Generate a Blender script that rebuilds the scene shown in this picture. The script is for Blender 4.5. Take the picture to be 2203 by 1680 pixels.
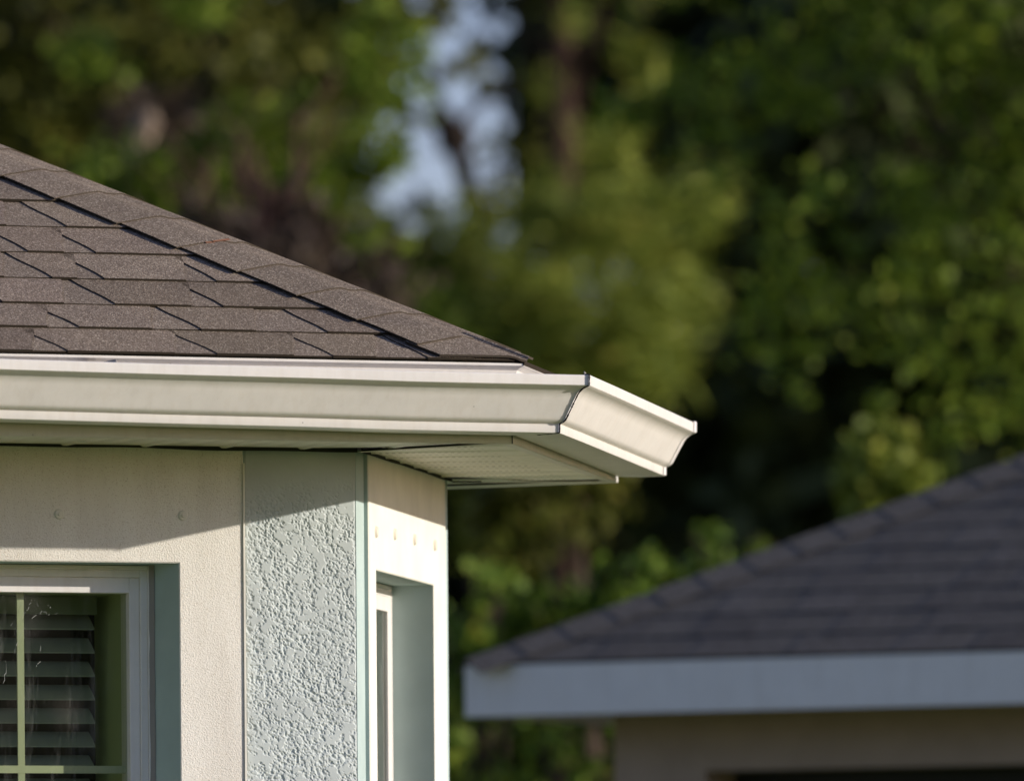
import bpy, bmesh, math, random
import numpy as np
from mathutils import Vector
from math import sin, cos, tan, radians, atan, atan2, pi, sqrt

random.seed(7)
rng = np.random.default_rng(11)
sc = bpy.context.scene
for o in list(bpy.data.objects):
    bpy.data.objects.remove(o)

# ------------------------------------------------------------------ camera
F, ROLL, PPX, PPY, CZ = 20000.0, 0.0075, 1101.5, 2195.0, 1.5   # long lens, level camera with rise
cam_d = bpy.data.cameras.new('camera')
cam = bpy.data.objects.new('camera', cam_d)
sc.collection.objects.link(cam)
sc.camera = cam
cam.location = (0, 0, CZ)
cam.rotation_mode = 'XYZ'
from mathutils import Matrix
cam.matrix_world = Matrix.Translation((0, 0, CZ)) @ Matrix.Rotation(pi / 2, 4, 'X') @ Matrix.Rotation(-ROLL, 4, 'Z')
cam_d.sensor_width = 36
cam_d.lens = F / 2203 * 36
cam_d.shift_y = (PPY - 840) / 2203
cam_d.shift_x = 0
cam_d.clip_start = 0.1
cam_d.clip_end = 5000
cam_d.dof.use_dof = True
cam_d.dof.focus_distance = 17.15
cam_d.dof.aperture_fstop = 5.1
cam_d.dof.aperture_blades = 0

# ------------------------------------------------------------------ sky and sun
SUN = Vector((.8141, -.1366, .2017)).normalized()        # towards the sun
elev = math.asin(SUN.z)
w = bpy.data.worlds.new('World'); sc.world = w; w.use_nodes = True
nt = w.node_tree
sky = nt.nodes.new('ShaderNodeTexSky'); sky.sky_type = 'NISHITA'; sky.sun_disc = False
sky.sun_elevation = elev
sky.sun_rotation = atan2(SUN.x, SUN.y)
sky.air_density = 1.0; sky.dust_density = 0.6; sky.ozone_density = 2.0
tint = nt.nodes.new('ShaderNodeMix'); tint.data_type = 'RGBA'; tint.blend_type = 'MULTIPLY'; tint.inputs[0].default_value = 1
tint.inputs[7].default_value = (1.06, .94, 1.22, 1)
nt.links.new(sky.outputs[0], tint.inputs[6]); nt.links.new(tint.outputs[2], nt.nodes['Background'].inputs[0])
nt.nodes['Background'].inputs[1].default_value = 0.135
ld = bpy.data.lights.new('sun', 'SUN'); ld.energy = 4.8; ld.angle = radians(0.5); ld.color = (1, .93, .815)
sun = bpy.data.objects.new('sun', ld); sc.collection.objects.link(sun)
sun.rotation_euler = (-SUN).to_track_quat('-Z', 'Y').to_euler()
sun.location = SUN * 50
sc.view_settings.view_transform = 'Standard'; sc.view_settings.look = 'None'
sc.view_settings.exposure = 0.0; sc.view_settings.gamma = 1; sc.view_settings.use_curve_mapping = False
sc.cycles.max_bounces = 8
sc.cycles.transparent_max_bounces = 12

# ------------------------------------------------------------------ helpers
def mat(name, col, rough=.8, spec=.3):
    m = bpy.data.materials.new(name); m.use_nodes = True
    b = m.node_tree.nodes['Principled BSDF']
    b.inputs['Base Color'].default_value = (*col, 1)
    b.inputs['Roughness'].default_value = rough
    b.inputs['Specular IOR Level'].default_value = spec
    return m, m.node_tree, b

def N(nt, typ, **kw):
    n = nt.nodes.new(typ)
    for k, v in kw.items():
        if k.startswith('i_'):
            key = k[2:]
            key = int(key) if key.isdigit() else key.replace('_', ' ')
            n.inputs[key].default_value = v
        else:
            setattr(n, k, v)
    return n

def ramp(nt, stops, interp='LINEAR'):
    r = nt.nodes.new('ShaderNodeValToRGB'); cr = r.color_ramp; cr.interpolation = interp
    while len(cr.elements) < len(stops): cr.elements.new(.5)
    for e, (p, c) in zip(cr.elements, stops):
        e.position = p; e.color = (*c, 1) if len(c) == 3 else c
    return r

def coords(nt, scale=(1, 1, 1)):
    t = nt.nodes.new('ShaderNodeTexCoord'); mp = nt.nodes.new('ShaderNodeMapping')
    mp.inputs['Scale'].default_value = scale
    nt.links.new(t.outputs['Object'], mp.inputs[0])
    return mp.outputs[0]

ORG = {}
def empty(name, loc, label, cat, group=None):
    o = bpy.data.objects.new(name, None); sc.collection.objects.link(o)
    o.location = loc; o['label'] = label; o['category'] = cat
    if group: o['group'] = group
    o.empty_display_size = .2
    ORG[o] = Vector(loc)
    return o

def obj(name, verts, faces, mats, parent=None, fmat=None, smooth=False, label=None, kind=None, cat=None):
    """verts in world metres; the mesh is stored relative to its top-level thing"""
    me = bpy.data.meshes.new(name)
    off = ORG.get(parent, Vector((0, 0, 0)))
    v = np.asarray(verts, dtype=np.float64).reshape(-1, 3) - np.array(off)
    me.from_pydata(v.tolist(), [], [list(map(int, f)) for f in faces])
    if not isinstance(mats, (list, tuple)): mats = [mats]
    for m in mats: me.materials.append(m)
    if fmat is not None:
        me.polygons.foreach_set('material_index', np.asarray(fmat, dtype=np.int32))
    if smooth:
        me.polygons.foreach_set('use_smooth', np.ones(len(me.polygons), dtype=bool))
    me.update()
    o = bpy.data.objects.new(name, me); sc.collection.objects.link(o)
    if parent is not None:
        o.parent = parent
        ORG[o] = off
    if label: o['label'] = label
    if kind: o['kind'] = kind
    if cat: o['category'] = cat
    return o

class MB:
    def __init__(s): s.v = []; s.f = []; s.m = []
    def add(s, vs, fs, m=0):
        b = len(s.v); s.v += [tuple(x) for x in vs]
        for f in fs: s.f.append([b + i for i in f]); s.m.append(m)
    def quad(s, a, b, c, d, m=0): s.add([a, b, c, d], [(0, 1, 2, 3)], m)
    def prism(s, bot, top, m=0, mside=None):
        n = len(bot); ms = m if mside is None else mside
        b = len(s.v); s.v += [tuple(x) for x in bot] + [tuple(x) for x in top]
        s.f.append([b + i for i in range(n)][::-1]); s.m.append(m)
        s.f.append([b + n + i for i in range(n)]); s.m.append(m)
        for i in range(n):
            j = (i + 1) % n
            s.f.append([b + i, b + j, b + n + j, b + n + i]); s.m.append(ms)
    def box(s, o, ax, ay, az, m=0):
        """o corner, three edge vectors"""
        o = V3(o); ax = V3(ax); ay = V3(ay); az = V3(az)
        s.prism([o, o + ax, o + ax + ay, o + ay], [o + az, o + ax + az, o + ax + ay + az, o + ay + az], m)
    def tube(s, p, q, r0, r1, n=10, m=0, cap=True):
        p = V3(p); q = V3(q); d = (q - p); d = d / np.linalg.norm(d)
        a = np.cross(d, [0, 0, 1.]);
        if np.linalg.norm(a) < .01: a = np.cross(d, [1., 0, 0])
        a = a / np.linalg.norm(a); b = np.cross(d, a)
        A = [p + (a * cos(2 * pi * i / n) + b * sin(2 * pi * i / n)) * r0 for i in range(n)]
        B = [q + (a * cos(2 * pi * i / n) + b * sin(2 * pi * i / n)) * r1 for i in range(n)]
        base = len(s.v); s.v += [tuple(x) for x in A + B]
        for i in range(n):
            j = (i + 1) % n; s.f.append([base + i, base + j, base + n + j, base + n + i]); s.m.append(m)
        if cap:
            s.f.append([base + i for i in range(n)][::-1]); s.m.append(m)
            s.f.append([base + n + i for i in range(n)]); s.m.append(m)
    def build(s, name, mats, parent=None, **k):
        o = obj(name, s.v, s.f, mats, parent, fmat=s.m, **k)
        bm = bmesh.new(); bm.from_mesh(o.data); bmesh.ops.recalc_face_normals(bm, faces=bm.faces); bm.to_mesh(o.data); bm.free()
        return o

def V3(x): return np.array([float(x[0]), float(x[1]), float(x[2]) if len(x) > 2 else 0.0])
def D2(a): return np.array([cos(radians(a)), sin(radians(a)), 0.0])
Z = np.array([0, 0, 1.0])
def at(px, py, Y):
    """real-world point seen at a place in the photo, standing Y metres away"""
    x = px - PPX; y = py - PPY
    return np.array([(x - ROLL * y) / F * Y, Y, CZ - (y + ROLL * x) / F * Y])

# ------------------------------------------------------------------ materials
def stucco_beige():
    m, nt, b = mat('beige_stucco', (.80, .74, .66), .9, .15)
    c = coords(nt)
    n1_ = N(nt, 'ShaderNodeTexNoise', i_Scale=430., i_Detail=4., i_Roughness=.65); nt.links.new(c, n1_.inputs['Vector'])
    n2_ = N(nt, 'ShaderNodeTexVoronoi', i_Scale=300.); nt.links.new(c, n2_.inputs['Vector'])
    mx = N(nt, 'ShaderNodeMath', operation='MULTIPLY_ADD', i_1=.55); nt.links.new(n2_.outputs['Distance'], mx.inputs[0]); nt.links.new(n1_.outputs[0], mx.inputs[2])
    bp = N(nt, 'ShaderNodeBump', i_Strength=.55, i_Distance=.0020); nt.links.new(mx.outputs[0], bp.inputs['Height'])
    nt.links.new(bp.outputs[0], b.inputs['Normal'])
    # faint dirt, long streaks
    cs = coords(nt, (6, 6, 1.3))
    n3 = N(nt, 'ShaderNodeTexNoise', i_Scale=2.2, i_Detail=6., i_Roughness=.6); nt.links.new(cs, n3.inputs['Vector'])
    r = ramp(nt, [(.35, (.73, .69, .625)), (.6, (.81, .775, .71)), (.8, (.84, .805, .745))]); nt.links.new(n3.outputs[0], r.inputs[0])
    n4 = N(nt, 'ShaderNodeTexNoise', i_Scale=420., i_Detail=2.); nt.links.new(c, n4.inputs['Vector'])
    r4 = ramp(nt, [(.30, (.62, .57, .50)), (.42, (1, 1, 1))]); nt.links.new(n4.outputs[0], r4.inputs[0])
    mm = N(nt, 'ShaderNodeMix', data_type='RGBA', blend_type='MULTIPLY'); mm.inputs[0].default_value = .7
    nt.links.new(r.outputs[0], mm.inputs[6]); nt.links.new(r4.outputs[0], mm.inputs[7])
    nt.links.new(mm.outputs[2], b.inputs['Base Color'])
    return m

def stucco_plain(name, col, dist=.0008):
    m, nt, b = mat(name, col, .85, .2)
    c = coords(nt)
    n1_ = N(nt, 'ShaderNodeTexNoise', i_Scale=260., i_Detail=3.); nt.links.new(c, n1_.inputs['Vector'])
    bp = N(nt, 'ShaderNodeBump', i_Strength=.4, i_Distance=dist); nt.links.new(n1_.outputs[0], bp.inputs['Height'])
    nt.links.new(bp.outputs[0], b.inputs['Normal'])
    n3 = N(nt, 'ShaderNodeTexNoise', i_Scale=9., i_Detail=5.); nt.links.new(c, n3.inputs['Vector'])
    k = .9
    r = ramp(nt, [(.3, tuple(x * k for x in col)), (.7, tuple(min(1, x * 1.05) for x in col))]); nt.links.new(n3.outputs[0], r.inputs[0])
    nt.links.new(r.outputs[0], b.inputs['Base Color'])
    return m

BLUE = (.42, .515, .50)
M_beige = stucco_beige()
M_beige2 = stucco_plain('beige_stucco_smooth', (.76, .73, .655))
M_blue = stucco_plain('blue_stucco_smooth', BLUE)
M_blue_rough = stucco_plain('blue_knockdown_stucco', (.515, .56, .555), .0006)

def white_alu(name='white_aluminium', col=(.80, .76, .70), rough=.34):
    m, nt, b = mat(name, col, rough, .5)
    c = coords(nt, (1, 1, 1))
    n = N(nt, 'ShaderNodeTexNoise', i_Scale=14., i_Detail=8., i_Roughness=.7); nt.links.new(c, n.inputs['Vector'])
    r = ramp(nt, [(.25, tuple(x * .93 for x in col)), (.55, col), (.8, tuple(min(1, x * 1.04) for x in col))]); nt.links.new(n.outputs[0], r.inputs[0])
    n2_ = N(nt, 'ShaderNodeTexVoronoi', i_Scale=16.); nt.links.new(c, n2_.inputs['Vector'])
    r2 = ramp(nt, [(.02, (.35, .33, .3)), (.03, (1, 1, 1))]); nt.links.new(n2_.outputs['Distance'], r2.inputs[0])
    cs = coords(nt, (60, 60, 3))
    n3 = N(nt, 'ShaderNodeTexNoise', i_Scale=1.2, i_Detail=4.); nt.links.new(cs, n3.inputs['Vector'])
    r3 = ramp(nt, [(.3, (.955, .945, .93)), (.55, (1, 1, 1))]); nt.links.new(n3.outputs[0], r3.inputs[0])
    mm = N(nt, 'ShaderNodeMix', data_type='RGBA', blend_type='MULTIPLY'); mm.inputs[0].default_value = 1
    nt.links.new(r.outputs[0], mm.inputs[6]); nt.links.new(r3.outputs[0], mm.inputs[7])
    m2 = N(nt, 'ShaderNodeMix', data_type='RGBA', blend_type='MULTIPLY'); m2.inputs[0].default_value = .55
    nt.links.new(mm.outputs[2], m2.inputs[6]); nt.links.new(r2.outputs[0], m2.inputs[7])
    nt.links.new(m2.outputs[2], b.inputs['Base Color'])
    nw = N(nt, 'ShaderNodeTexNoise', i_Scale=5., i_Detail=2.); nt.links.new(c, nw.inputs['Vector'])
    bp = N(nt, 'ShaderNodeBump', i_Strength=.45, i_Distance=.005); nt.links.new(nw.outputs[0], bp.inputs['Height'])
    nt.links.new(bp.outputs[0], b.inputs['Normal'])
    return m
M_plug = stucco_plain('weathered_plug', (.70, .655, .57))
M_alu = white_alu()
M_fascia = white_alu('fascia_aluminium', (.66, .63, .55), .5)
M_vinyl = white_alu('white_vinyl', (.80, .77, .74), .35)
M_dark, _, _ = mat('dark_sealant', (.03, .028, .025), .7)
M_sealant, _, _ = mat('grey_sealant', (.33, .30, .27), .6)

def soffit_mat():
    m, nt, b = mat('vented_soffit', (.72, .68, .57), .55)
    t = nt.nodes.new('ShaderNodeUVMap')
    sx = nt.nodes.new('ShaderNodeSeparateXYZ'); nt.links.new(t.outputs[0], sx.inputs[0])
    def frac(o, s):
        a = N(nt, 'ShaderNodeMath', operation='MULTIPLY', i_1=s); nt.links.new(o, a.inputs[0])
        f = N(nt, 'ShaderNodeMath', operation='FRACT'); nt.links.new(a.outputs[0], f.inputs[0]); return f.outputs[0]
    u = frac(sx.outputs[0], 1 / .0125); v = frac(sx.outputs[1], 1 / .0513)
    l1 = N(nt, 'ShaderNodeMath', operation='LESS_THAN', i_1=.5); nt.links.new(u, l1.inputs[0])
    l2 = N(nt, 'ShaderNodeMath', operation='LESS_THAN', i_1=.5); nt.links.new(v, l2.inputs[0])
    mu0 = N(nt, 'ShaderNodeMath', operation='MULTIPLY'); nt.links.new(l1.outputs[0], mu0.inputs[0]); nt.links.new(l2.outputs[0], mu0.inputs[1])
    l3 = N(nt, 'ShaderNodeMath', operation='LESS_THAN', i_1=.235); nt.links.new(sx.outputs[0], l3.inputs[0])
    nz_ = N(nt, 'ShaderNodeTexNoise', i_Scale=11., i_Detail=3.); nt.links.new(coords(nt), nz_.inputs['Vector'])
    rz_ = ramp(nt, [(.38, (.25,) * 3), (.62, (1, 1, 1))]); nt.links.new(nz_.outputs[0], rz_.inputs[0])
    l3b = N(nt, 'ShaderNodeMath', operation='MULTIPLY'); nt.links.new(l3.outputs[0], l3b.inputs[0]); nt.links.new(rz_.outputs[0], l3b.inputs[1]); l3 = l3b
    mu = N(nt, 'ShaderNodeMath', operation='MULTIPLY'); nt.links.new(mu0.outputs[0], mu.inputs[0]); nt.links.new(l3.outputs[0], mu.inputs[1])
    mx = N(nt, 'ShaderNodeMix', data_type='RGBA'); nt.links.new(mu.outputs[0], mx.inputs[0])
    mx.inputs[6].default_value = (.74, .71, .61, 1); mx.inputs[7].default_value = (.53, .50, .42, 1)
    nt.links.new(mx.outputs[2], b.inputs['Base Color'])
    return m
M_soffit = soffit_mat()

def shingle_mat(name, cols, scale=430., var=.22):
    m, nt, b = mat(name, cols[0], .95, .1)
    c = coords(nt)
    v = N(nt, 'ShaderNodeTexVoronoi', i_Scale=scale); nt.links.new(c, v.inputs['Vector'])
    hs = N(nt, 'ShaderNodeSeparateColor'); nt.links.new(v.outputs['Color'], hs.inputs[0])
    r = ramp(nt, [(.0, cols[0]), (.35, cols[1]), (.8, cols[2]), (.97, cols[3])]); nt.links.new(hs.outputs[0], r.inputs[0])
    n = N(nt, 'ShaderNodeTexNoise', i_Scale=7., i_Detail=6., i_Roughness=.65); nt.links.new(c, n.inputs['Vector'])
    r2 = ramp(nt, [(.3, (.80, .79, .80)), (.7, (1.0, .99, .96))]); nt.links.new(n.outputs[0], r2.inputs[0])
    mm = N(nt, 'ShaderNodeMix', data_type='RGBA', blend_type='MULTIPLY'); mm.inputs[0].default_value = 1
    nt.links.new(r.outputs[0], mm.inputs[6]); nt.links.new(r2.outputs[0], mm.inputs[7])
    n5 = N(nt, 'ShaderNodeAttribute', attribute_name='tone')
    m5 = N(nt, 'ShaderNodeMix', data_type='RGBA', blend_type='MULTIPLY'); m5.inputs[0].default_value = 1
    nt.links.new(mm.outputs[2], m5.inputs[6]); nt.links.new(n5.outputs['Color'], m5.inputs[7])
    nt.links.new(m5.outputs[2], b.inputs['Base Color'])
    bp = N(nt, 'ShaderNodeBump', i_Strength=.45, i_Distance=.0012); nt.links.new(v.outputs['Distance'], bp.inputs['Height'])
    nt.links.new(bp.outputs[0], b.inputs['Normal'])
    return m
M_sh = shingle_mat('brown_granule_shingle', [(.128, .10, .074), (.212, .166, .124), (.28, .222, .168), (.49, .41, .32)])
M_she, _, _ = mat('asphalt_cut_edge', (.036, .028, .019), .9, .1)
M_gsh = shingle_mat('grey_shingle', [(.088, .076, .060), (.135, .118, .094), (.175, .153, .122), (.24, .21, .17)], 200.)
M_rust, _, _ = mat('rust_stain_shingle', (.22, .10, .055), .95)

M_gse, _, _ = mat('grey_cut_edge', (.055, .048, .04), .95, .05)
M_cape, _, _ = mat('worn_cap_edge', (.075, .06, .045), .95, .05)
def set_tone(o, tones):
    me = o.data
    a = me.color_attributes.new('tone', 'FLOAT_COLOR', 'CORNER')
    buf = np.ones((len(me.loops), 4), dtype=np.float32)
    for p, t in zip(me.polygons, tones):
        for li in p.loop_indices: buf[li, :3] = t
    a.data.foreach_set('color', buf.ravel())

# ------------------------------------------------------------------ main house: plan of the bay
a1, a2, a3 = 20.6, 80.6, 152.0
e1, e2, e3 = D2(a1), D2(a2), D2(a3)
n1, n2, n3 = D2(a1 + 90), D2(a2 + 90), D2(a3 + 90)          # pointing into the house
m1 = D2(a1 - 60)                                            # mitre direction at the first corner
W = np.array([-.2831, 17.3, 0]); L2 = 1.0
W2 = W + e2 * L2
def P1(o): return W + m1 * (o / cos(radians(30)))
def seg1(s, o, z): return W - e1 * s - n1 * o + Z * z        # s metres left of the corner
def seg2(s, o, z): return W + e2 * s - n2 * o + Z * z        # s metres beyond the corner
OF = .3278
F2 = seg2(1.077, OF, 0)
ZS, ZFB, ZG, ZT = 2.5655, 2.5569, 2.5729, 2.6748             # soffit, fascia bottom, gutter bottom, gutter top
LL = 6.5
house = empty('house', (W[0], W[1], 0), 'near beige and pale blue stucco house corner with brown shingle roof and white gutter', 'house')

# ---- walls (pale blue body, one mesh per face) with openings
Z0 = 0.0
OP1 = (.3514, 1.62, .95, 2.349)       # window opening in the front wall: s0, s1, z0, z1
OP2 = (.154, .7825, .95, 2.347)
RD2 = .083
B1 = (.2248, 1.75)
B2 = (.0812, .923)
TH = .0095
def wall_with_opening(mb, fn, s0, s1, z0, z1, op, o, m=0):
    a, b, c, d = op
    for (u0, u1, v0, v1) in ((s0, a, z0, z1), (b, s1, z0, z1), (a, b, z0, c), (a, b, d, z1)):
        if u1 - u0 > 1e-5 and v1 - v0 > 1e-5:
            mb.quad(fn(u0, o, v0), fn(u1, o, v0), fn(u1, o, v1), fn(u0, o, v1), m)

# knockdown texture height field: rough clots with trowelled plateaus
def vnoise(h, w_, cell):
    gh, gw = int(h / cell) + 3, int(w_ / cell) + 3
    g = rng.random((gh, gw))
    y = np.arange(h) / cell; x = np.arange(w_) / cell
    yi = y.astype(int); xi = x.astype(int); fy = (y - yi)[:, None]; fx = (x - xi)[None]
    fy = fy * fy * (3 - 2 * fy); fx = fx * fx * (3 - 2 * fx)
    A = g[yi][:, xi]; B = g[yi][:, xi + 1]; C_ = g[yi + 1][:, xi]; D_ = g[yi + 1][:, xi + 1]
    return (A * (1 - fx) + B * fx) * (1 - fy) + (C_ * (1 - fx) + D_ * fx) * fy
def knockdown(h, w_, st):
    big = vnoise(h, w_, .022 / st) * .55 + vnoise(h, w_, .010 / st) * .45
    mid = vnoise(h, w_, .0065 / st) * .45 + vnoise(h, w_, .0038 / st) * .55
    fine = vnoise(h, w_, .0028 / st)
    raw = .34 * big + .44 * mid + .22 * fine
    raw = (raw - raw.mean()) / raw.std()
    top = np.minimum(raw, .65)                      # trowelled flat
    plate = np.clip((big - .655) * 16, 0, 1)
    hgt = top * (1 - plate) + .65 * plate
    return (hgt + 2.2) / 2.6
mb = MB()
st = .0013
SA, SB = .0012, .2205                                # rough panel extents on the front wall
nx = int((SB - SA) / st); nz = int((ZS - 1.55) / st)
hf = knockdown(nz, nx, st)
sgrid = np.linspace(SA, SB, nx); zgrid = np.linspace(1.55, ZS - .004, nz)
fade = np.clip((ZS - .03 - zgrid) / .12, 0.06, 1)[:, None]
edge = np.clip(np.minimum(sgrid - SA, SB - sgrid) / .004, 0, 1)[None]
hh = .5 + (hf - .5) * fade
off = -.001 + .0027 * hh * edge
verts = np.zeros((nz, nx, 3))
verts[:] = W
verts -= sgrid[None, :, None] * e1; verts -= off[..., None] * n1; verts[..., 2] = zgrid[:, None]
idx = np.arange(nz * nx).reshape(nz, nx)
q = np.stack([idx[:-1, :-1], idx[:-1, 1:], idx[1:, 1:], idx[1:, :-1]], -1).reshape(-1, 4)
panel = obj('knockdown_panel', verts.reshape(-1, 3), q, M_blue_rough, house, smooth=False,
            label='rough trowelled pale blue stucco panel between the window band and the corner')
# flat walls
fw = MB()
wall_with_opening(fw, seg1, SB, LL, Z0, ZS, OP1, 0)
fw.quad(seg1(0, 0, Z0), seg1(SB, 0, Z0), seg1(SB, 0, 1.56), seg1(0, 0, 1.56))
fw.quad(seg1(0, 0, 1.56), seg1(SA, 0, 1.56), seg1(SA, 0, ZS), seg1(0, 0, ZS))
fw.quad(seg1(SA, -.002, 1.56), seg1(SB, -.002, 1.56), seg1(SB, -.002, ZS), seg1(SA, -.002, ZS))
RD = .073
def reveal(mb, fn, op, o, splay):
    a, b, c, d = op
    A = [fn(a, o, c), fn(b, o, c), fn(b, o, d), fn(a, o, d)]
    B = [fn(a + splay, -RD, c), fn(b - splay, -RD, c), fn(b - splay, -RD, d), fn(a + splay, -RD, d)]
    for i in range(4):
        j = (i + 1) % 4; mb.quad(A[i], A[j], B[j], B[i])
reveal(fw, seg1, OP1, TH - .001, .026)
fw.build('front_wall', M_blue, house)
sw = MB()
wall_with_opening(sw, seg2, 0, L2, Z0, ZS, OP2, 0)
reveal(sw, seg2, OP2, TH - .001, 0)
W3 = W2 + e3 * 2.2
W4 = W3 - e1 * 4.0
for A, B in ((W2, W3), (W3, W4)):
    sw.quad(A, B, B + Z * ZS, A + Z * ZS)
sw.quad(W4, seg1(LL, 0, 0), seg1(LL, 0, ZS), W4 + Z * ZS)
sw.build('side_wall', M_blue, house)

# beige bands round the windows, proud of the wall, edges slightly eased
def band(name, fn, b, op, ztop, mm, z0=.8):
    mb = MB(); ease = .0022
    s0, s1 = b; a, bb, c, d = op
    wall_with_opening(mb, fn, s0 + ease, s1 - ease, z0, ztop, (a - ease, bb + ease, c - ease, d + ease), TH)
    # outer eased edges and returns
    for s, sg in ((s0, 1), (s1, -1)):
        mb.quad(fn(s, TH - ease, z0), fn(s, TH - ease, ztop), fn(s + sg * ease, TH, ztop), fn(s + sg * ease, TH, z0))
        mb.quad(fn(s, -.001, z0), fn(s, -.001, ztop), fn(s, TH - ease, ztop), fn(s, TH - ease, z0), 1)
    mb.quad(fn(s0, -.001, z0), fn(s1, -.001, z0), fn(s1, TH - ease, z0), fn(s0, TH - ease, z0), 1)
    # inner eased edges
    I = [(a, c), (bb, c), (bb, d), (a, d)]; O = [(a - ease, c - ease), (bb + ease, c - ease), (bb + ease, d + ease), (a - ease, d + ease)]
    for i in range(4):
        j = (i + 1) % 4
        mb.quad(fn(*I[i][:1], TH - ease, I[i][1]), fn(I[j][0], TH - ease, I[j][1]), fn(O[j][0], TH, O[j][1]), fn(O[i][0], TH, O[i][1]))
    return mb.build(name, [mm, M_blue], house)
band('window_band', seg1, B1, OP1, ZS - .003, M_beige).__setitem__('label', 'pitted beige stucco band round the larger window')
band('window_band', seg2, B2, OP2, ZS - .003, M_beige2).__setitem__('label', 'smooth beige stucco band round the narrow side window')
# raised edge bead between band and rough panel
mb = MB(); mb.box(seg1(.2262, 0, .8), -e1 * -.0035, -n1 * .0125, Z * (ZS - .83)); mb.build('edge_bead', M_beige2, house)

# shutter anchor plugs on the bands
def disc(mb, c, ax, ay, nrm, r, h, n=20):
    A = [c + (ax * cos(2 * pi * i / n) + ay * sin(2 * pi * i / n)) * r for i in range(n)]
    B = [c + (ax * cos(2 * pi * i / n) + ay * sin(2 * pi * i / n)) * r * .72 + nrm * h for i in range(n)]
    mb.prism(A, B)
def on_plane(px, py, fn, o):
    """solve s, z on a wall face for a photo position"""
    r = at(px, py, 1.0); r = r - np.array([0, 0, CZ])
    p0 = fn(0, o, 0); d = fn(1, o, 0) - p0
    A = np.array([[r[0], -d[0]], [r[1], -d[1]]]); k, s = np.linalg.solve(A, p0[:2])
    return s, CZ + r[2] * k
for px, py in ((127, 1106), (393, 1109)):
    s, z = on_plane(px, py, seg1, TH); mb = MB()
    disc(mb, seg1(s, TH - .001, z), e1, Z, -n1, .0105, .0045)
    disc(mb, seg1(s, TH + .003, z), e1, Z, -n1, .004, .0035, 10)
    mb.build('anchor_plug', M_beige2, house, smooth=False)
for px, py in ((808.5, 1144), (848.5, 1149), (891, 1160.5), (934.5, 1172.5)):
    s, z = on_plane(px, py, seg2, TH); mb = MB()
    disc(mb, seg2(s, TH - .001, z), e2, Z, -n2, .0125, .0055)
    mb.build('anchor_plug', M_plug, house)
s, z = on_plane(190, 1001, seg1, TH); mb = MB()
disc(mb, seg1(s, TH - .001, z), e1, Z, -n1, .014, .0016, 24); mb.build('patched_hole', M_beige, house)

# ---- windows
def glass_mat():
    m, nt, b = mat('tinted_glass', (.02, .03, .02), .02)
    for n in list(nt.nodes):
        if n.type == 'BSDF_PRINCIPLED': nt.nodes.remove(n)
    out = [n for n in nt.nodes if n.type == 'OUTPUT_MATERIAL'][0]
    tr = N(nt, 'ShaderNodeBsdfTransparent'); tr.inputs[0].default_value = (.64, .70, .58, 1)
    gl = N(nt, 'ShaderNodeBsdfGlossy'); gl.inputs['Roughness'].default_value = .02; gl.inputs[0].default_value = (1, 1, 1, 1)
    df = N(nt, 'ShaderNodeBsdfDiffuse'); df.inputs[0].default_value = (.7, .7, .65, 1)
    lw = N(nt, 'ShaderNodeLayerWeight', i_Blend=.5)
    pw = N(nt, 'ShaderNodeMath', operation='POWER', i_1=5.0); nt.links.new(lw.outputs['Facing'], pw.inputs[0])
    fr = N(nt, 'ShaderNodeMath', operation='MULTIPLY_ADD', i_1=.93, i_2=.05); nt.links.new(pw.outputs[0], fr.inputs[0])
    mx = N(nt, 'ShaderNodeMixShader'); nt.links.new(fr.outputs[0], mx.inputs[0]); nt.links.new(tr.outputs[0], mx.inputs[1]); nt.links.new(gl.outputs[0], mx.inputs[2])
    c = coords(nt, (9, 9, 1.2))
    n = N(nt, 'ShaderNodeTexNoise', i_Scale=3.5, i_Detail=8., i_Roughness=.75, i_Distortion=.6); nt.links.new(c, n.inputs['Vector'])
    r = ramp(nt, [(.5, (.006,) * 3), (.60, (.05,) * 3), (.74, (.20,) * 3)]); nt.links.new(n.outputs[0], r.inputs[0])
    mx2 = N(nt, 'ShaderNodeMixShader'); nt.links.new(r.outputs[0], mx2.inputs[0]); nt.links.new(mx.outputs[0], mx2.inputs[1]); nt.links.new(df.outputs[0], mx2.inputs[2])
    nt.links.new(mx2.outputs[0], out.inputs[0])
    return m
M_glass = glass_mat()
M_slat, _, _ = mat('white_blind_slat', (.50, .50, .46), .5)
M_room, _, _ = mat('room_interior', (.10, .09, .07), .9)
M_jamb, _, _ = mat('inner_jamb', (.46, .50, .30), .7)
M_val, _, _ = mat('blind_valance', (.22, .25, .18), .6)
M_grille, _, _ = mat('grille_bar', (.70, .68, .56), .5)
M_scr, _, _ = mat('dried_splash', (.30, .31, .29), .7)

def ring(mb, fn, s0, s1, z0, z1, wd, o0, o1, m=0, hd_=None):
    """rectangular frame; o0 front offset, o1 back offset (negative = into the wall)"""
    t = min(o0, o1); f = max(o0, o1)
    for (u0, u1, v0, v1) in ((s0, s0 + wd, z0, z1), (s1 - wd, s1, z0, z1), (s0 + wd, s1 - wd, z0, z0 + wd), (s0 + wd, s1 - wd, z1 - (hd_ or wd), z1)):
        mb.prism([fn(u0, t, v0), fn(u1, t, v0), fn(u1, t, v1), fn(u0, t, v1)], [fn(u0, f, v0), fn(u1, f, v0), fn(u1, f, v1), fn(u0, f, v1)], m)

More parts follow.
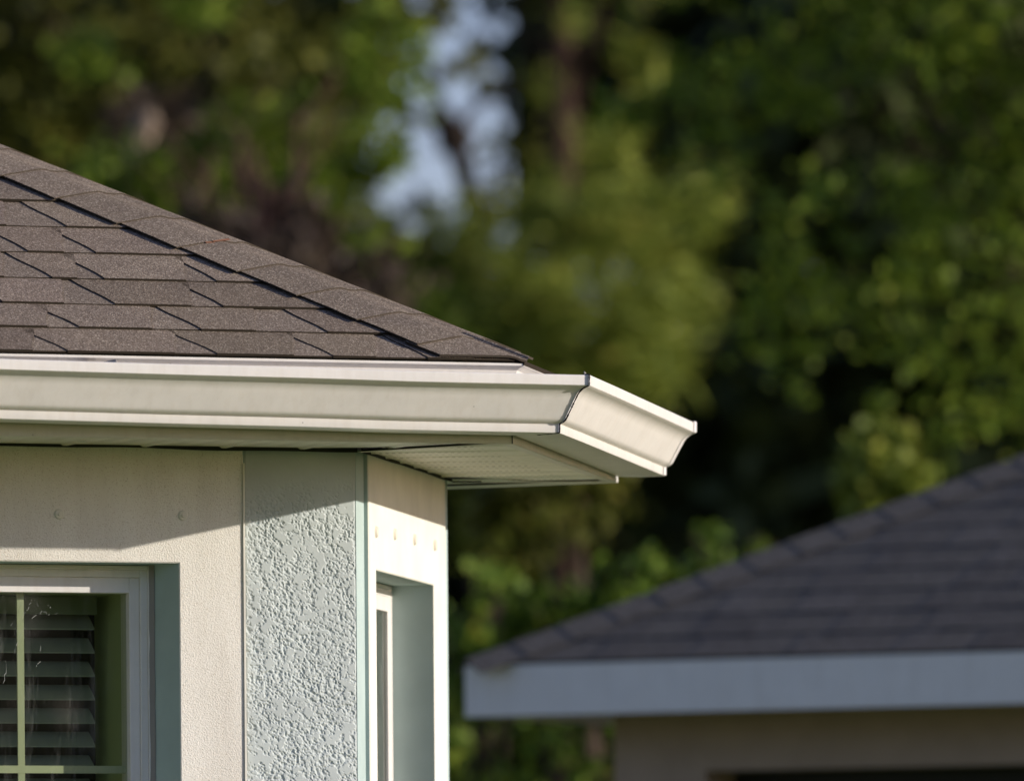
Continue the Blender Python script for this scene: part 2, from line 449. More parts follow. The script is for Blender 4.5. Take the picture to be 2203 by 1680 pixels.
def make_window(fn, s0, s1, z0, z1, sash, grille_s, grille_z, blinds, label, gd_=.022, hd_=.029):
    # frame: outer flange and sash
    mb = MB()
    ring(mb, fn, s0 + .001, s1 - .001, z0 + .001, z1 - .001, .008, -RD + (.006 if gd_ > .01 else .0006), -RD - .06)
    ring(mb, fn, s0 + .009, s1 - .009, z0 + .009, z1 - .009, .014, -RD + (.002 if gd_ > .01 else -.0005), -RD - .06)
    ring(mb, fn, s0 + .023, s1 - .023, z0 + .023, z1 - .023, sash, -RD - .003 * min(1, gd_ / .02), -RD - .055, 0, hd_)
    fr = mb.build('window', M_vinyl, house, label=label)
    bv = fr.modifiers.new('bevel', 'BEVEL'); bv.width = .0012; bv.segments = 2; bv.limit_method = 'ANGLE'
    g = .023 + sash
    a, b, c, d = s0 + g - .001, s1 - g + .001, z0 + g - .001, z1 - .023 - hd_ + .001
    mb = MB(); mb.quad(fn(a, -RD - gd_, c), fn(b, -RD - gd_, c), fn(b, -RD - gd_, d), fn(a, -RD - gd_, d))
    mb.build('pane', M_glass, fr)
    mb = MB()
    for gs in grille_s:
        mb.box(fn(gs - .0065, -RD - .030, c), fn(gs + .0065, -RD - .030, c) - fn(gs - .0065, -RD - .030, c), fn(0, -.005, 0) - fn(0, 0, 0), Z * (d - c))
    for gz in grille_z:
        mb.box(fn(a, -RD - .0292, gz - .007), fn(b, 0, 0) - fn(a, 0, 0), fn(0, -.007, 0) - fn(0, 0, 0), Z * .014)
    if grille_s or grille_z: mb.build('grille', M_grille, fr)
    # inner jamb box
    mb = MB()
    A = [(a, c), (b, c), (b, d), (a, d)]
    for i in range(4):
        j = (i + 1) % 4
        mb.quad(fn(A[i][0], -RD - .055, A[i][1]), fn(A[j][0], -RD - .055, A[j][1]), fn(A[j][0], -RD - .215, A[j][1]), fn(A[i][0], -RD - .215, A[i][1]))
    mb.build('inner_jamb', M_jamb, fr)
    if blinds:
        bl = MB(); sa = a + .026; dep = -RD - .155; nsl = int((d - c) / .0437)
        z = d - .050
        ang = radians(34)
        while z > c:
            # slat 50 mm, tilted, front edge low, slightly crowned
            for k in range(4):
                t0 = -.025 + .0125 * k; t1_ = t0 + .0125
                cr = lambda t: .002 * (1 - (t / .025) ** 2)
                p = lambda s, t: fn(s, dep + t * cos(ang), z - t * sin(ang) + cr(t))
                bl.prism([p(sa, t0), p(b - .012, t0), p(b - .012, t1_), p(sa, t1_)],
                         [p(sa, t0) + Z * .0025, p(b - .012, t0) + Z * .0025, p(b - .012, t1_) + Z * .0025, p(sa, t1_) + Z * .0025])
            z -= .0437
        # valance and head rail, ladder cords
        val = MB(); val.box(fn(sa, dep + .030, d - .036), fn(b, 0, 0) - fn(sa + .012, 0, 0), fn(0, .005, 0) - fn(0, 0, 0), Z * .034); val.build('valance', M_val, fr)
        for cs in (sa + .145, sa + .60, b - .2):
            bl.box(fn(cs, dep + .028, c), fn(.0016, 0, 0) - fn(0, 0, 0), fn(0, .0012, 0) - fn(0, 0, 0), Z * (d - c))
        bl.build('blind', M_slat, fr)
    # dark room behind (the side window is closed off by a pale shade just inside)
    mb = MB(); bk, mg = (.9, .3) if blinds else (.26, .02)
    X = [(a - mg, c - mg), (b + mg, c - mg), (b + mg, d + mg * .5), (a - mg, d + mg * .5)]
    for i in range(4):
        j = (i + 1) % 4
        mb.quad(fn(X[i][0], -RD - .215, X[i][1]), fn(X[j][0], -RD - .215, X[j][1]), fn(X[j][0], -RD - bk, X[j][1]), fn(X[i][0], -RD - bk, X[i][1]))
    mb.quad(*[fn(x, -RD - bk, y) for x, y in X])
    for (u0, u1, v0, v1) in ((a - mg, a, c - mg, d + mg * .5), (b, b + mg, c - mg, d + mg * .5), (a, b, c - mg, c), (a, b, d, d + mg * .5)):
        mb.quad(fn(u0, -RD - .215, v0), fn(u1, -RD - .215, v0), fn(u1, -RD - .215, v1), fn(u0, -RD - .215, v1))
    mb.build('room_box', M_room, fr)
    return fr, (a, b, c, d)
fr1, (ga, gb, gc, gd) = make_window(seg1, OP1[0] + .026, OP1[1] - .026, OP1[2], OP1[3], .020, [.623, 1.06], [1.9713, 1.45], True,
                 'white framed window with horizontal blinds and pale grille bars')
make_window(seg2, OP2[0], OP2[1], OP2[2], OP2[3], .020, [], [1.60], False, 'narrow window seen edge on in the sunlit side wall', .006, .029)
# dried splash marks on the big pane
mb = MB()
sp = [(20, 1352, 52, 1312), (46, 1330, 62, 1305), (62, 1332, 95, 1312), (92, 1316, 108, 1322), (100, 1330, 128, 1318), (30, 1405, 50, 1350), (8, 1470, 14, 1420),
      (74, 1290, 84, 1306), (66, 1345, 72, 1352), (60, 1300, 74, 1288), (84, 1420, 90, 1360), (78, 1432, 92, 1414), (100, 1300, 112, 1308), (36, 1360, 42, 1335)]
for x0, y0, x1, y1 in sp:
    n = 6; pts = []
    for i in range(n + 1):
        t = i / n
        s, z = on_plane(x0 + (x1 - x0) * t + random.uniform(-2.5, 2.5), y0 + (y1 - y0) * t + random.uniform(-2.5, 2.5), seg1, -RD - .0205)
        pts.append((s, z, random.uniform(.0001, .0005)))
    for (s_, z_, r_), (s2, z2, r2_) in zip(pts[:-1], pts[1:]):
        if random.random() < .35: continue
        mb.quad(seg1(s_ - r_, -RD - .0205, z_ - r_), seg1(s2 - r2_, -RD - .0205, z2 - r2_), seg1(s2 + r2_, -RD - .0205, z2 + r2_), seg1(s_ + r_, -RD - .0205, z_ + r_))
o_ = mb.build('splash_mark', M_scr, fr1); o_['kind'] = 'stuff'
# caulk joint between vinyl frame and reveal
mb = MB()
s_ = OP1[0] + .026
prev = None
for i in range(60):
    z = OP1[2] + (OP1[3] - OP1[2]) * i / 59; wv = .006 + .0025 * random.random()
    cur = (seg1(s_ - .002, -RD + .009 + .002 * random.random(), z), seg1(s_ + wv, -RD + .0065, z), seg1(s_ - .001, -RD + .001, z))
    if prev: mb.quad(prev[0], cur[0], cur[1], prev[1]); mb.quad(prev[1], cur[1], cur[2], prev[2])
    prev = cur
mb.build('caulk', M_sealant, fr1)

# ---- soffit with V-grooved vented panels
def soffit():
    verts = []; faces = []; uvs = []
    def Q(p, uv):
        b = len(verts); verts.extend(p); faces.append([b, b + 1, b + 2, b + 3]); uvs.extend(uv)
    prof = [(0, 0), (.136, 0), (.141, .0032), (.149, .0032), (.154, 0)]
    t30 = tan(radians(30))
    # front: s measured left of corner; strips from wall to fascia, mitred
    def strips(fn, sbeg, send, omin, omax):
        s = sbeg
        while s < send:
            for (p0, h0), (p1, h1) in zip(prof[:-1], prof[1:]):
                u0, u1 = s + p0, min(s + p1, send)
                if u1 <= u0: continue
                oa0, oa1 = omin(u0), omin(u1); ob0, ob1 = omax(u0), omax(u1)
                if oa0 >= ob0 and oa1 >= ob1: continue
                oa0 = min(oa0, ob0); oa1 = min(oa1, ob1)
                Q([fn(u0, oa0, ZS - h0), fn(u1, oa1, ZS - h1), fn(u1, ob1, ZS - h1), fn(u0, ob0, ZS - h0)],
                  [(oa0, u0), (oa1, u1), (ob1, u1), (ob0, u0)])
            s += .154
    om = lambda u: max(0.0, -u / t30)
    strips(seg1, -.19, LL, om, lambda u: OF)
    # side: beyond the second corner the eave ends on the line W2 -> F2
    def omx(u): return OF
    def omn(u):
        if u < 0: return -u / t30
        if u > L2: return (u - L2) / (1.077 - L2) * OF
        return 0.0
    strips(seg2, -.19, 1.077, omn, omx)
    # third side, behind
    p = lambda t, k: (W2 + e3 * t) * (1 - k) + (F2 + e3 * t) * k
    for i in range(18):
        t0, t1_ = i * .127, (i + 1) * .127
        Q([p(t0, 0) + Z * ZS, p(t1_, 0) + Z * ZS, p(t1_, 1) + Z * ZS, p(t0, 1) + Z * ZS], [(0, t0), (0, t1_), (.2, t1_), (.2, t0)])
    o = obj('soffit', verts, faces, M_soffit, house, label='vented cream soffit panels under the eave')
    uvl = o.data.uv_layers.new(name='UVMap')
    uvl.data.foreach_set('uv', np.array(uvs, dtype=np.float32).ravel())
    bm = bmesh.new(); bm.from_mesh(o.data); bmesh.ops.recalc_face_normals(bm, faces=bm.faces); bm.to_mesh(o.data); bm.free()
    # J channel against the wall and mitre cover strip
    return o
sof = soffit()
mb = MB()
def bar(mb, p, q, side, wd, h, m=0):
    p = V3(p); q = V3(q); mb.prism([p, q, q + side * wd, p + side * wd], [p + Z * h, q + Z * h, q + side * wd + Z * h, p + side * wd + Z * h], m)
# wavy dark gap between soffit edge and wall
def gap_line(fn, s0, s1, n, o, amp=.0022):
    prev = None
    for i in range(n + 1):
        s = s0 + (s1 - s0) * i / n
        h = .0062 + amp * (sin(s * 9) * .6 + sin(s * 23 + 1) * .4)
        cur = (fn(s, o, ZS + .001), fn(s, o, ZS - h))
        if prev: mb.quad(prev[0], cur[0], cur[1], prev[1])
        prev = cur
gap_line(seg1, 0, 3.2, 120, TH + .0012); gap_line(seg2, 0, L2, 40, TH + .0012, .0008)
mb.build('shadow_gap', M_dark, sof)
mb = MB()
md = m1
A = P1(.012) + Z * (ZS - .0072); B = P1(OF - .01) + Z * (ZS - .0072)
pr = np.cross(m1, Z)
bar(mb, A, B, pr, .010, .0012); bar(mb, A + pr * -.003, B + pr * -.003, pr, .0028, .006, 1)
mb.build('mitre_strip', [M_fascia, M_dark], sof); mb = MB()
d2v = (F2 - W2); d2v /= np.linalg.norm(d2v); pr2 = np.cross(d2v, Z)
A = W2 + d2v * .01 + Z * (ZS - .0072); B = F2 - d2v * .01 + Z * (ZS - .0072)
bar(mb, A, B, pr2, .010, .0012); bar(mb, A - pr2 * -.0105, A + (B - A) * .18 - pr2 * -.0105, pr2, .0020, .003, 1)
mb.build('mitre_strip', [M_fascia, M_dark], sof)

# ---- sweep helper along the eave
def sweep(profs, closed=False):
    """profs: list of point rings (world), joined in order"""
    n = len(profs[0]); v = [p for r in profs for p in r]; f = []
    for k in range(len(profs) - 1):
        for i in range(n if closed else n - 1):
            j = (i + 1) % n
            f.append([k * n + i, k * n + j, (k + 1) * n + j, (k + 1) * n + i])
    return v, f
# fascia: aluminium wrapped board, folded under at the bottom
fp = [(OF - .030, ZFB + .004), (OF - .001, ZFB), (OF + .0008, ZFB + .0012), (OF + .0012, ZFB + .006), (OF, ZFB + .020), (OF, 2.69)]
def P2f(o): return F2 + (seg2(0, o, 0) - seg2(0, OF, 0))
F3 = F2 + e3 * 2.0
rings = [[seg1(LL, o, z) for o, z in fp], [P1(o) + Z * z for o, z in fp]]
v, f = sweep(rings); fa = obj('fascia', v, f, M_fascia, house)
rings = [[P1(o) + pr * .0004 + Z * (z + .0004) for o, z in fp], [P2f(o) + Z * z for o, z in fp]]
# side fascia overlaps the front one with a folded tab
v, f = sweep(rings); obj('fascia', v, f, M_fascia, house, label='side fascia folded round the corner under the gutter')
rings = [[F2 + n3 * .02 * 0 + Z * z + n3 * (OF - o) for o, z in fp], [F3 + Z * z + n3 * (OF - o) for o, z in fp]]
v, f = sweep(rings); obj('fascia', v, f, M_fascia, house, label='rear fascia at the far end of the eave')
mb = MB(); q0 = P1(OF + .0016) - e1 * .002; mb.box(q0 + Z * (ZFB + .001), -e1 * .0016, -n1 * .0008, Z * .020); mb.build('fascia_joint', M_dark, fa)

# ---- gutter (ogee profile)
gp = [(.139, .094), (.1405, .1012), (.143, .1024), (.1545, .1024), (.1558, .1012), (.156, .099), (.1558, .084), (.1545, .0828), (.1475, .0805), (.141, .0770), (.1356, .0722), (.1318, .0672),
      (.1290, .0625), (.1280, .0605), (.1235, .0525), (.1180, .0425), (.1125, .0325), (.1090, .0262), (.1078, .0243), (.1050, .0212), (.1010, .0188), (.0975, .0174), (.0950, .0166),
      (.0948, .0020), (.0940, .0003), (.0925, 0), (.050, -.0012), (.004, 0), (.004, .100)]
GS = .0115   # fall of the run towards the corner
def gring1(s, grow=0.0):
    return [seg1(s, OF + u, ZG + v + GS * s) for u, v in gp]
ss = [LL, 4, 2.6, 2.0, 1.5, 1.1, .8, .5, .25, .05]
rings = []
for s in ss:
    wob = .0008 * sin(s * 7)
    rings.append([seg1(s, OF + u, ZG + v + GS * s + wob) for u, v in gp])
rings.append([P1(OF + u) - e1 * .0012 + Z * (ZG + v) for u, v in gp])
v, f = sweep(rings)
gut = obj('gutter', v, f, M_alu, house, smooth=False, label='long white ogee gutter along the front eave')
# side gutter, its cut end lapping just proud of the front run
S_END = 1.045
gp2 = [(u + (.0012 if u > .09 else 0), v_ + (.0006 if v_ > .09 else -.0004)) for u, v_ in gp]
def side_ring(s, dz=0, du=0): return [seg2(s, OF + u + du, ZG + v_ + dz - .004 * max(s, 0)) for u, v_ in gp2]
r0 = [P1(OF + u + .0006) + e2 * (.0018 * random.uniform(0, 1)) - e2 * .003 + Z * (ZG + v_) for u, v_ in gp2]
rings = [r0, side_ring(.05), side_ring(.35), side_ring(.7), side_ring(S_END)]
# rings must start at the mitre: replace s by proper position on mitre
v, f = sweep(rings)
gut2 = obj('gutter', v, f, M_alu, house, label='short white ogee gutter running back from the corner to its end cap')
for g in (gut, gut2):
    g.data.polygons.foreach_set('use_smooth', np.ones(len(g.data.polygons), dtype=bool))
    so = g.modifiers.new('sheet', 'SOLIDIFY'); so.thickness = .0009; so.offset = -1
    es = g.modifiers.new('edge', 'EDGE_SPLIT'); es.split_angle = radians(32)
# end cap: plate with a flange folded over the profile
mb = MB()
out = [(.139, .1024)] + [(u, v_) for u, v_ in gp2[3:-1]] + [(.004, .1)]
cap0 = [seg2(S_END + .001, OF + u, ZG + v_ - .0042) for u, v_ in out]
cap1 = [seg2(S_END + .0022, OF + u + (.0012 if u > .01 else 0), ZG + v_ - .0042 + (.0012 if v_ > .05 else -.0012)) for u, v_ in out]
mb.prism(cap0, cap1)
r_a = [seg2(S_END + .0085, OF + u + (.0042 if u > .02 else 0), ZG + v_ - .0042 + (.0018 if v_ > .09 else 0)) for u, v_ in out]
r_b = [seg2(S_END - .006, OF + u + (.0016 if u > .02 else 0), ZG + v_ - .0042 + (.0014 if v_ > .09 else 0)) for u, v_ in out]
v, f = sweep([r_b, r_a]); mb.add(v, f)
ec = mb.build('end_cap', M_vinyl, gut2)
# sealed mitre: dark sealant bead following the profile
bead = MB(); prev = None
bp_ = [P1(OF + u + .0018) - e2 * .0015 + Z * (ZG + v_ + (.0012 if v_ > .1 else 0)) for u, v_ in gp[2:27]]
dens = []
for a_, b_ in zip(bp_[:-1], bp_[1:]):
    k = max(1, int(np.linalg.norm(b_ - a_) / .004))
    for i in range(k): dens.append(a_ + (b_ - a_) * i / k)
dens.append(bp_[-1])
for i, (a_, b_) in enumerate(zip(dens[:-1], dens[1:])):
    r_ = .0011 + .0009 * random.random()
    bead.tube(a_, b_, r_, .0009 + .0006 * random.random(), 6)
bead.build('mitre_seal', M_dark, gut2)
# little bent tab standing up at the lip mitre
mb = MB(); c0 = P1(OF + .150) + Z * (ZG + .1035) - e1 * .003
mb.prism([c0, c0 + e1 * .006, c0 + e1 * .005 - n1 * .0015, c0 - n1 * .0015], [c0 + Z * .0055 - e1 * .001, c0 + e1 * .001 + Z * .0055, c0 + e1 * .001 - n1 * .001 + Z * .005, c0 - n1 * .0015 + Z * .005])
mb.build('metal_tab', M_sealant, gut2)
# hidden hangers, one showing over the lip
for s in (.62, 1.25, 1.9, 2.55):
    zz = ZG + .104 + GS * s; mb = MB()
    mb.box(seg1(s, OF + .012, zz - .004), -e1 * .026, -n1 * .128, Z * .0012)
    mb.box(seg1(s, OF + .012, zz - .004), -e1 * .0015, -n1 * .128, Z * .009)
    mb.tube(seg1(s + .013, OF + .006, zz + .004), seg1(s + .013, OF + .020, zz + .004), .004, .004, 8)
    mb.build('hanger', M_sealant, gut)
# drip edge over the fascia
dp = [(.004, .0015), (.0225, .0002), (.0238, -.0008), (.0236, -.0045), (.018, -.0068), (.0095, -.0120), (.0080, -.018), (.0075, -.070)]
ZD = 2.7040
rings = [[seg1(LL, OF + u, ZD + z) for u, z in dp], [P1(OF + u) + Z * (ZD + z) for u, z in dp], [P2f(OF + u) + Z * (ZD + z) for u, z in dp]]
v, f = sweep(rings); de = obj('drip_edge', v, f, M_alu, house)
so = de.modifiers.new('sheet', 'SOLIDIFY'); so.thickness = .0008; so.offset = -1

# ---- roof
tp = 5 / 12.; cp = cos(atan(tp)); sp_ = sin(atan(tp))
E = P1(.355); E = E + Z * 2.7085
up1 = n1 * cp + Z * sp_; nr1 = np.cross(e1, up1); nr1 = nr1 if nr1[2] > 0 else -nr1
K = .57735 * cp                                   # hip: metres along the eave per metre upslope
def R1(a, b, h=0): return E - e1 * a + up1 * b + nr1 * h
bs = [0, .131, .270, .420, .576, .734, .893, 1.045, 1.195, 1.345, 1.495, 1.645, 1.795, 1.945, 2.095, 2.245, 2.395]
def hipa(b): return K * b if b < 1.36 else K * 1.36 + (b - 1.36) * 1.73 * cp
LR = 6.3
teeth = {0: [(.374, .423), (.597, .650), (.881, .934)], 1: [(.191, .235)], 2: [(.342, .381), (.586, .629), (.820, .868)], 3: [(.500, .542), (.709, .749), (.925, .965)],
         4: [(.465, .502), (.684, .723), (.785, .829)], 5: [(.653, .696), (.786, .826)], 6: [(.663, .705), (.90, .94)]}
# the rows read bottom to top: 0 1 2 3 4 5 6
teeth = {0: teeth[0], 1: teeth[2], 2: teeth[3], 3: teeth[4], 4: teeth[5], 5: teeth[6], 6: [(.80, .84)]}
teeth[0] = [(.191, .235)] + teeth[0]
for k in range(len(bs) - 1):
    x = 1.02 + random.uniform(0, .08); teeth.setdefault(k, [])
    while x < LR - .2:
        teeth[k].append((x, x + .045)); x += random.uniform(.14, .30)
    if k > 6: teeth[k] += [(x2, x2 + .045) for x2 in np.arange(hipa(bs[k]) + .15, 1.0, .23)]
mb = MB(); tones = []
EDG = .0044
def clip_poly(a0b0, a0b1, a1b0, a1b1): pass
def course_slab(k):
    b0, b1 = bs[k], bs[k + 1]; bt = b1 + .004
    n = 46; wav = lambda a, kk: .0011 * sin(a * 11 + kk * 2.1) + .0007 * sin(a * 31 + kk)
    hc = .020
    A = [hipa(b0) + hc + (LR - hipa(b0) - hc) * i / n for i in range(n + 1)]
    lo = []; hi = []
    for i, a in enumerate(A):
        at_ = max(a, hipa(bt) + hc)
        lo.append((a, b0 + wav(a, k))); hi.append((at_, bt))
    base = len(mb.v); t = (1.0 + random.uniform(-.04, .04),) * 3
    e_ = EDG * (.45 if k == 0 else 1); bot = [R1(a, b, -.0015 if k == 0 else -.004) for a, b in lo]; top = [R1(a, b, e_) for a, b in lo]; tb = [R1(a, b, -.0002) for a, b in hi]
    mb.v += [tuple(x) for x in bot + top + tb]; m_ = n + 1
    for i in range(n):
        mb.f.append([base + i, base + i + 1, base + m_ + i + 1, base + m_ + i]); mb.m.append(1); tones.append((1, 1, 1))
        mb.f.append([base + m_ + i, base + m_ + i + 1, base + 2 * m_ + i + 1, base + 2 * m_ + i]); mb.m.append(0); tones.append(t)
for k in range(len(bs) - 1): course_slab(k)
def tooth(k, al0, al1, ar, tone):
    """left edge runs from al1 (top) down to al0 (bottom) in an S; right end at ar"""
    b0, b1 = bs[k], bs[k + 1]; n = 7
    S = lambda t: t - .055 * sin(2 * pi * t)
    L = [(al0 + (al1 - al0) * S(i / n), b0 - .0015 + (b1 + .002 - b0) * i / n) for i in range(n + 1)]
    Rr = [(max(ar - .04 * S(i / n), hipa(b0 + (b1 - b0) * i / n) + .024), L[i][1]) for i in range(n + 1)]
    hh = lambda i: EDG * (.45 if k == 0 else 1) * (1 - i / n) + (.0020 if k == 0 else .0024)
    base = len(mb.v)
    for (a, b), i in zip(L, range(n + 1)):
        mb.v += [tuple(R1(a, b, hh(i) - .0045 - .0008)), tuple(R1(a, b, hh(i)))]
    for (a, b), i in zip(Rr, range(n + 1)):
        mb.v += [tuple(R1(a, b, hh(i) - .0045)), tuple(R1(a, b, hh(i)))]
    o2 = base + 2 * (n + 1)
    for i in range(n):
        mb.f.append([base + 2 * i, base + 2 * i + 2, base + 2 * i + 3, base + 2 * i + 1]); mb.m.append(1); tones.append((1, 1, 1))
        mb.f.append([o2 + 2 * i, o2 + 2 * i + 1, o2 + 2 * i + 3, o2 + 2 * i + 2]); mb.m.append(1); tones.append((1, 1, 1))
        mb.f.append([base + 2 * i + 1, base + 2 * i + 3, o2 + 2 * i + 3, o2 + 2 * i + 1]); mb.m.append(0); tones.append(tone)
    mb.f.append([base, base + 1, o2 + 1, o2]); mb.m.append(1); tones.append((1, 1, 1))
for k in range(len(bs) - 1):
    T = sorted(teeth[k])
    for i, (x0, x1) in enumerate(T):
        nxt = T[i - 1][1] if i else hipa(bs[k]) - .0
        gapw = (x0 - nxt)
        ar = max(x0 - min(.24, gapw * random.uniform(.45, .95)), nxt * 0 + hipa(bs[k]) + .01)
        if x0 - ar < .03: continue
        tt = random.choice([.84, .91, .97, 1.02, 1.08])
        tooth(k, x0, x1, ar, (tt, tt * random.uniform(.97, 1.0), tt * random.uniform(.95, 1.0)))
roof = mb.build('roof', [M_sh, M_she], house)
set_tone(roof, tones)

# the other roof planes (second side is a narrow triangle, third and rear are broad)
def plane_slab(name, pts, nr, th=.008):
    m = MB(); m.prism([p - nr * th for p in pts], pts, 0, 1)
    o = m.build(name, [M_sh, M_she], house); return o
E2 = F2 + Z * 2.7085 + (F2 - W2) / np.linalg.norm(F2 - W2) * .030
up2 = n2 * cp + Z * sp_; nr2 = np.cross(e2, up2); nr2 = nr2 if nr2[2] > 0 else -nr2
def HP(b): return R1(K * b, b)
APX = HP(1.36)
ridge = R1(hipa(3.0), 3.0)
pts = [E - nr2 * .001, E2 + nr2 * .001, APX - nr2 * .006]
plane_slab('roof', pts, nr2).__setitem__('label', 'narrow side slope of the brown shingle roof')
E3 = F3 + Z * 2.7085
BK = R1(LR, 3.0)
m = MB(); m.add([E2, E3, ridge, APX], [(0, 1, 2), (0, 2, 3)]); m.add([E3, W4 + Z * 2.70 - e1 * 0, BK, ridge], [(0, 1, 2), (0, 2, 3)])
m.add([R1(LR, 0, -.004), BK, W4 + Z * 2.7], [(0, 1, 2)])
m.build('roof', [M_sh], house, label='rear slopes of the brown shingle roof')

# hip caps: bent shingles lapping down the hip
hd = HP(1.0) - E; hd /= np.linalg.norm(hd)
pf = -e1 - hd * np.dot(-e1, hd); pf /= np.linalg.norm(pf)               # in front plane, away from hip
ps = e2 - hd * np.dot(e2, hd); ps /= np.linalg.norm(ps)
lowdir = -(pf * 0 + 1) * 0
bis = (nr1 + nr2); bis /= np.linalg.norm(bis)
def cap_ring(d, lift, wl, wr):
    r = []
    for t in np.linspace(-1, 1, 33):
        x = t * (wl if t < 0 else wr)
        rnd = .010 * math.exp(-(x / .020) ** 2)
        lf = lift * (.86 + .14 * min(1, abs(x) / .06))
        if t < 0: p = E + hd * d + pf * (-x) + nr1 * lf
        elif t > 0: p = E + hd * d + ps * x + nr2 * lf
        else: p = E + hd * d + bis * lf
        r.append(p - bis * rnd * .8)
    return r
caps = [.0, .135, .290, .445, .600, .757, .917, 1.083, 1.235, 1.39]
for i, d in enumerate(caps):
    nxt = caps[i + 1] if i + 1 < len(caps) else d + .15
    mb = MB(); tn = []
    L0, L1 = .0130, .0092
    wl = .150
    n = 5; rings_t = []; rings_b = []
    for j in range(n + 1):
        t = j / n; dd = d + (nxt + .03 - d) * t
        lift = L0 * (1 - t) + L1 * t
        wleft = wl * (1 + random.uniform(-.006, .006)) - .016 * t
        if i == 0:       # first cap is trimmed to the eave line
            wleft = min(wleft, .012 + dd * (1.86))
        rings_t.append(cap_ring(dd, lift + .0008 * sin(3 * t), wleft, wleft)); rings_b.append(cap_ring(dd, lift - .0022, wleft, wleft))
    if i == 0:
        # trimmed lower edge runs along the eave instead of square to the hip
        def eave_pt(x, lift):
            # point of width x along front plane lying on b = -.002
            dd = x * .47
            return dd
        rings_t = []; rings_b = []
        for j in range(n + 1):
            t = j / n; rt = []; rb = []
            for tt in np.linspace(-1, 1, 33):
                x = abs(tt) * wl; d0 = x * K - .002; d1 = nxt + .03
                dd = d0 + (max(d1, d0) - d0) * t; lift = L0 * (1 - t) * .8 + L1 * t
                rnd = .011 * math.exp(-(x / .016) ** 2) * .8
                if tt > 0: x *= .35; dd = x * K - .002 + (max(d1, x * K - .002) - (x * K - .002)) * t
                if tt < 0: p = E + hd * dd + pf * x + nr1 * lift; nn = nr1
                elif tt > 0: p = E + hd * dd + ps * x + nr2 * lift; nn = nr2
                else: p = E + hd * dd + bis * lift; nn = bis
                rt.append(p - bis * rnd); rb.append(p - bis * rnd - nn * .0042)
            rings_t.append(rt); rings_b.append(rb)
    vv, ff = sweep(rings_t); mb.add(vv, ff, 0); nt_ = len(ff)
    vv2, ff2 = sweep(rings_b); mb.add(vv2, ff2, 1)
    # edges
    m_ = 33
    for j in range(m_ - 1): mb.quad(rings_b[0][j], rings_b[0][j + 1], rings_t[0][j + 1], rings_t[0][j], 2)
    for j in range(n):
        mb.quad(rings_b[j][0], rings_b[j + 1][0], rings_t[j + 1][0], rings_t[j][0], 1)
        mb.quad(rings_b[j][-1], rings_b[j + 1][-1], rings_t[j + 1][-1], rings_t[j][-1], 1)
    c_ = obj('hip_cap', mb.v, mb.f, [M_sh, M_she, M_cape], roof, fmat=mb.m)
    tt = random.choice([.9, .95, 1.0]); set_tone(c_, [(tt, tt, tt * .99) if q_ == 0 else (1, 1, 1) for q_ in mb.m])
for o in house.children:
    if o.name.startswith('roof') and o is not roof: set_tone(o, [(1, 1, 1)] * len(o.data.polygons))
# rust streak at one cap joint
mb = MB(); d = .757
for x0, x1 in ((.010, .055), (.05, .075)):
    A = [E + hd * (d - .006) + pf * x0 + nr1 * .0098, E + hd * (d - .005) + pf * x1 + nr1 * .0122, E + hd * (d - .001) + pf * x1 + nr1 * .0132, E + hd * (d + .001) + pf * x0 + nr1 * .0108]
    mb.quad(*A)
mb.build('rust_mark', M_rust, roof)

# ------------------------------------------------------------------ neighbour's house
an = -27.0
ne, nn = D2(an), D2(an + 90)
NE = at(1000, 1428, 26.0)
nh = empty('neighbour_house', (NE[0], NE[1], 0), 'blurred tan house behind with dark grey shingle roof and plain white fascia', 'house')
M_nf = white_alu('neighbour_fascia', (.84, .79, .70), .6)
M_nw = stucco_plain('tan_stucco', (.44, .33, .25), .001)
ns = D2(an + 90)
LNX, LNY = 9.0, 7.0
c0, c1, c2, c3 = NE, NE + ne * LNX, NE + ne * LNX + nn * LNY, NE + nn * LNY
tq = .5; cq = cos(atan(tq)); sq = sin(atan(tq))
def NR(a, b, h=0): return NE + ne * a + (nn * cq + Z * sq) * b + np.cross(ne, nn * cq + Z * sq) * h
mb = MB(); tn = []
cb = .143; rows = 27
for k in range(rows):
    b0, b1 = k * cb, (k + 1) * cb + .004
    x0, x1, y0, y1 = b0 * cq, LNX - b0 * cq, b1 * cq, LNX - b1 * cq
    if y1 - y0 < .1: break
    mb.v += [tuple(p) for p in (NR(x0, b0, -.004), NR(x1, b0, -.004), NR(x1, b0, .0035), NR(x0, b0, .0035), NR(y1, b1, 0), NR(y0, b1, 0))]
    b = len(mb.v) - 6
    mb.f += [[b, b + 1, b + 2, b + 3], [b + 3, b + 2, b + 4, b + 5]]; mb.m += [1, 0]; tn += [(1, 1, 1)] * 2
    x = x0 + random.uniform(.02, .2)
    while x < min(x1 - .3, x0 + 6):
        w_ = random.uniform(.08, .19); t = random.choice([.84, .90, .95, 1.05, 1.08])
        A = [NR(x + .0, b0 - .002, .0048), NR(x + w_, b0 - .002, .0048), NR(x + w_ - .012, b1 - .004, .0015), NR(x + .012 + b0 * 0, b1 - .004, .0015)]
        if x > y0 + .02:
            mb.v += [tuple(p) for p in A] + [tuple(p) for p in (NR(x, b0 - .002, .001), NR(x + w_, b0 - .002, .001))]
            b = len(mb.v) - 6; mb.f += [[b, b + 1, b + 2, b + 3], [b + 4, b + 5, b + 1, b]]; mb.m += [0, 1]; tn += [(t, t, t * 1.02), (1, 1, 1)]
        x += w_ + random.uniform(.08, .28)
rs = NR(LNY / 2, LNY / 2 / cq, -.003); re = NR(LNX - LNY / 2, LNY / 2 / cq, -.003)
base = len(mb.v); mb.v += [tuple(p) for p in (c0, c1, c2, c3, rs, re)]
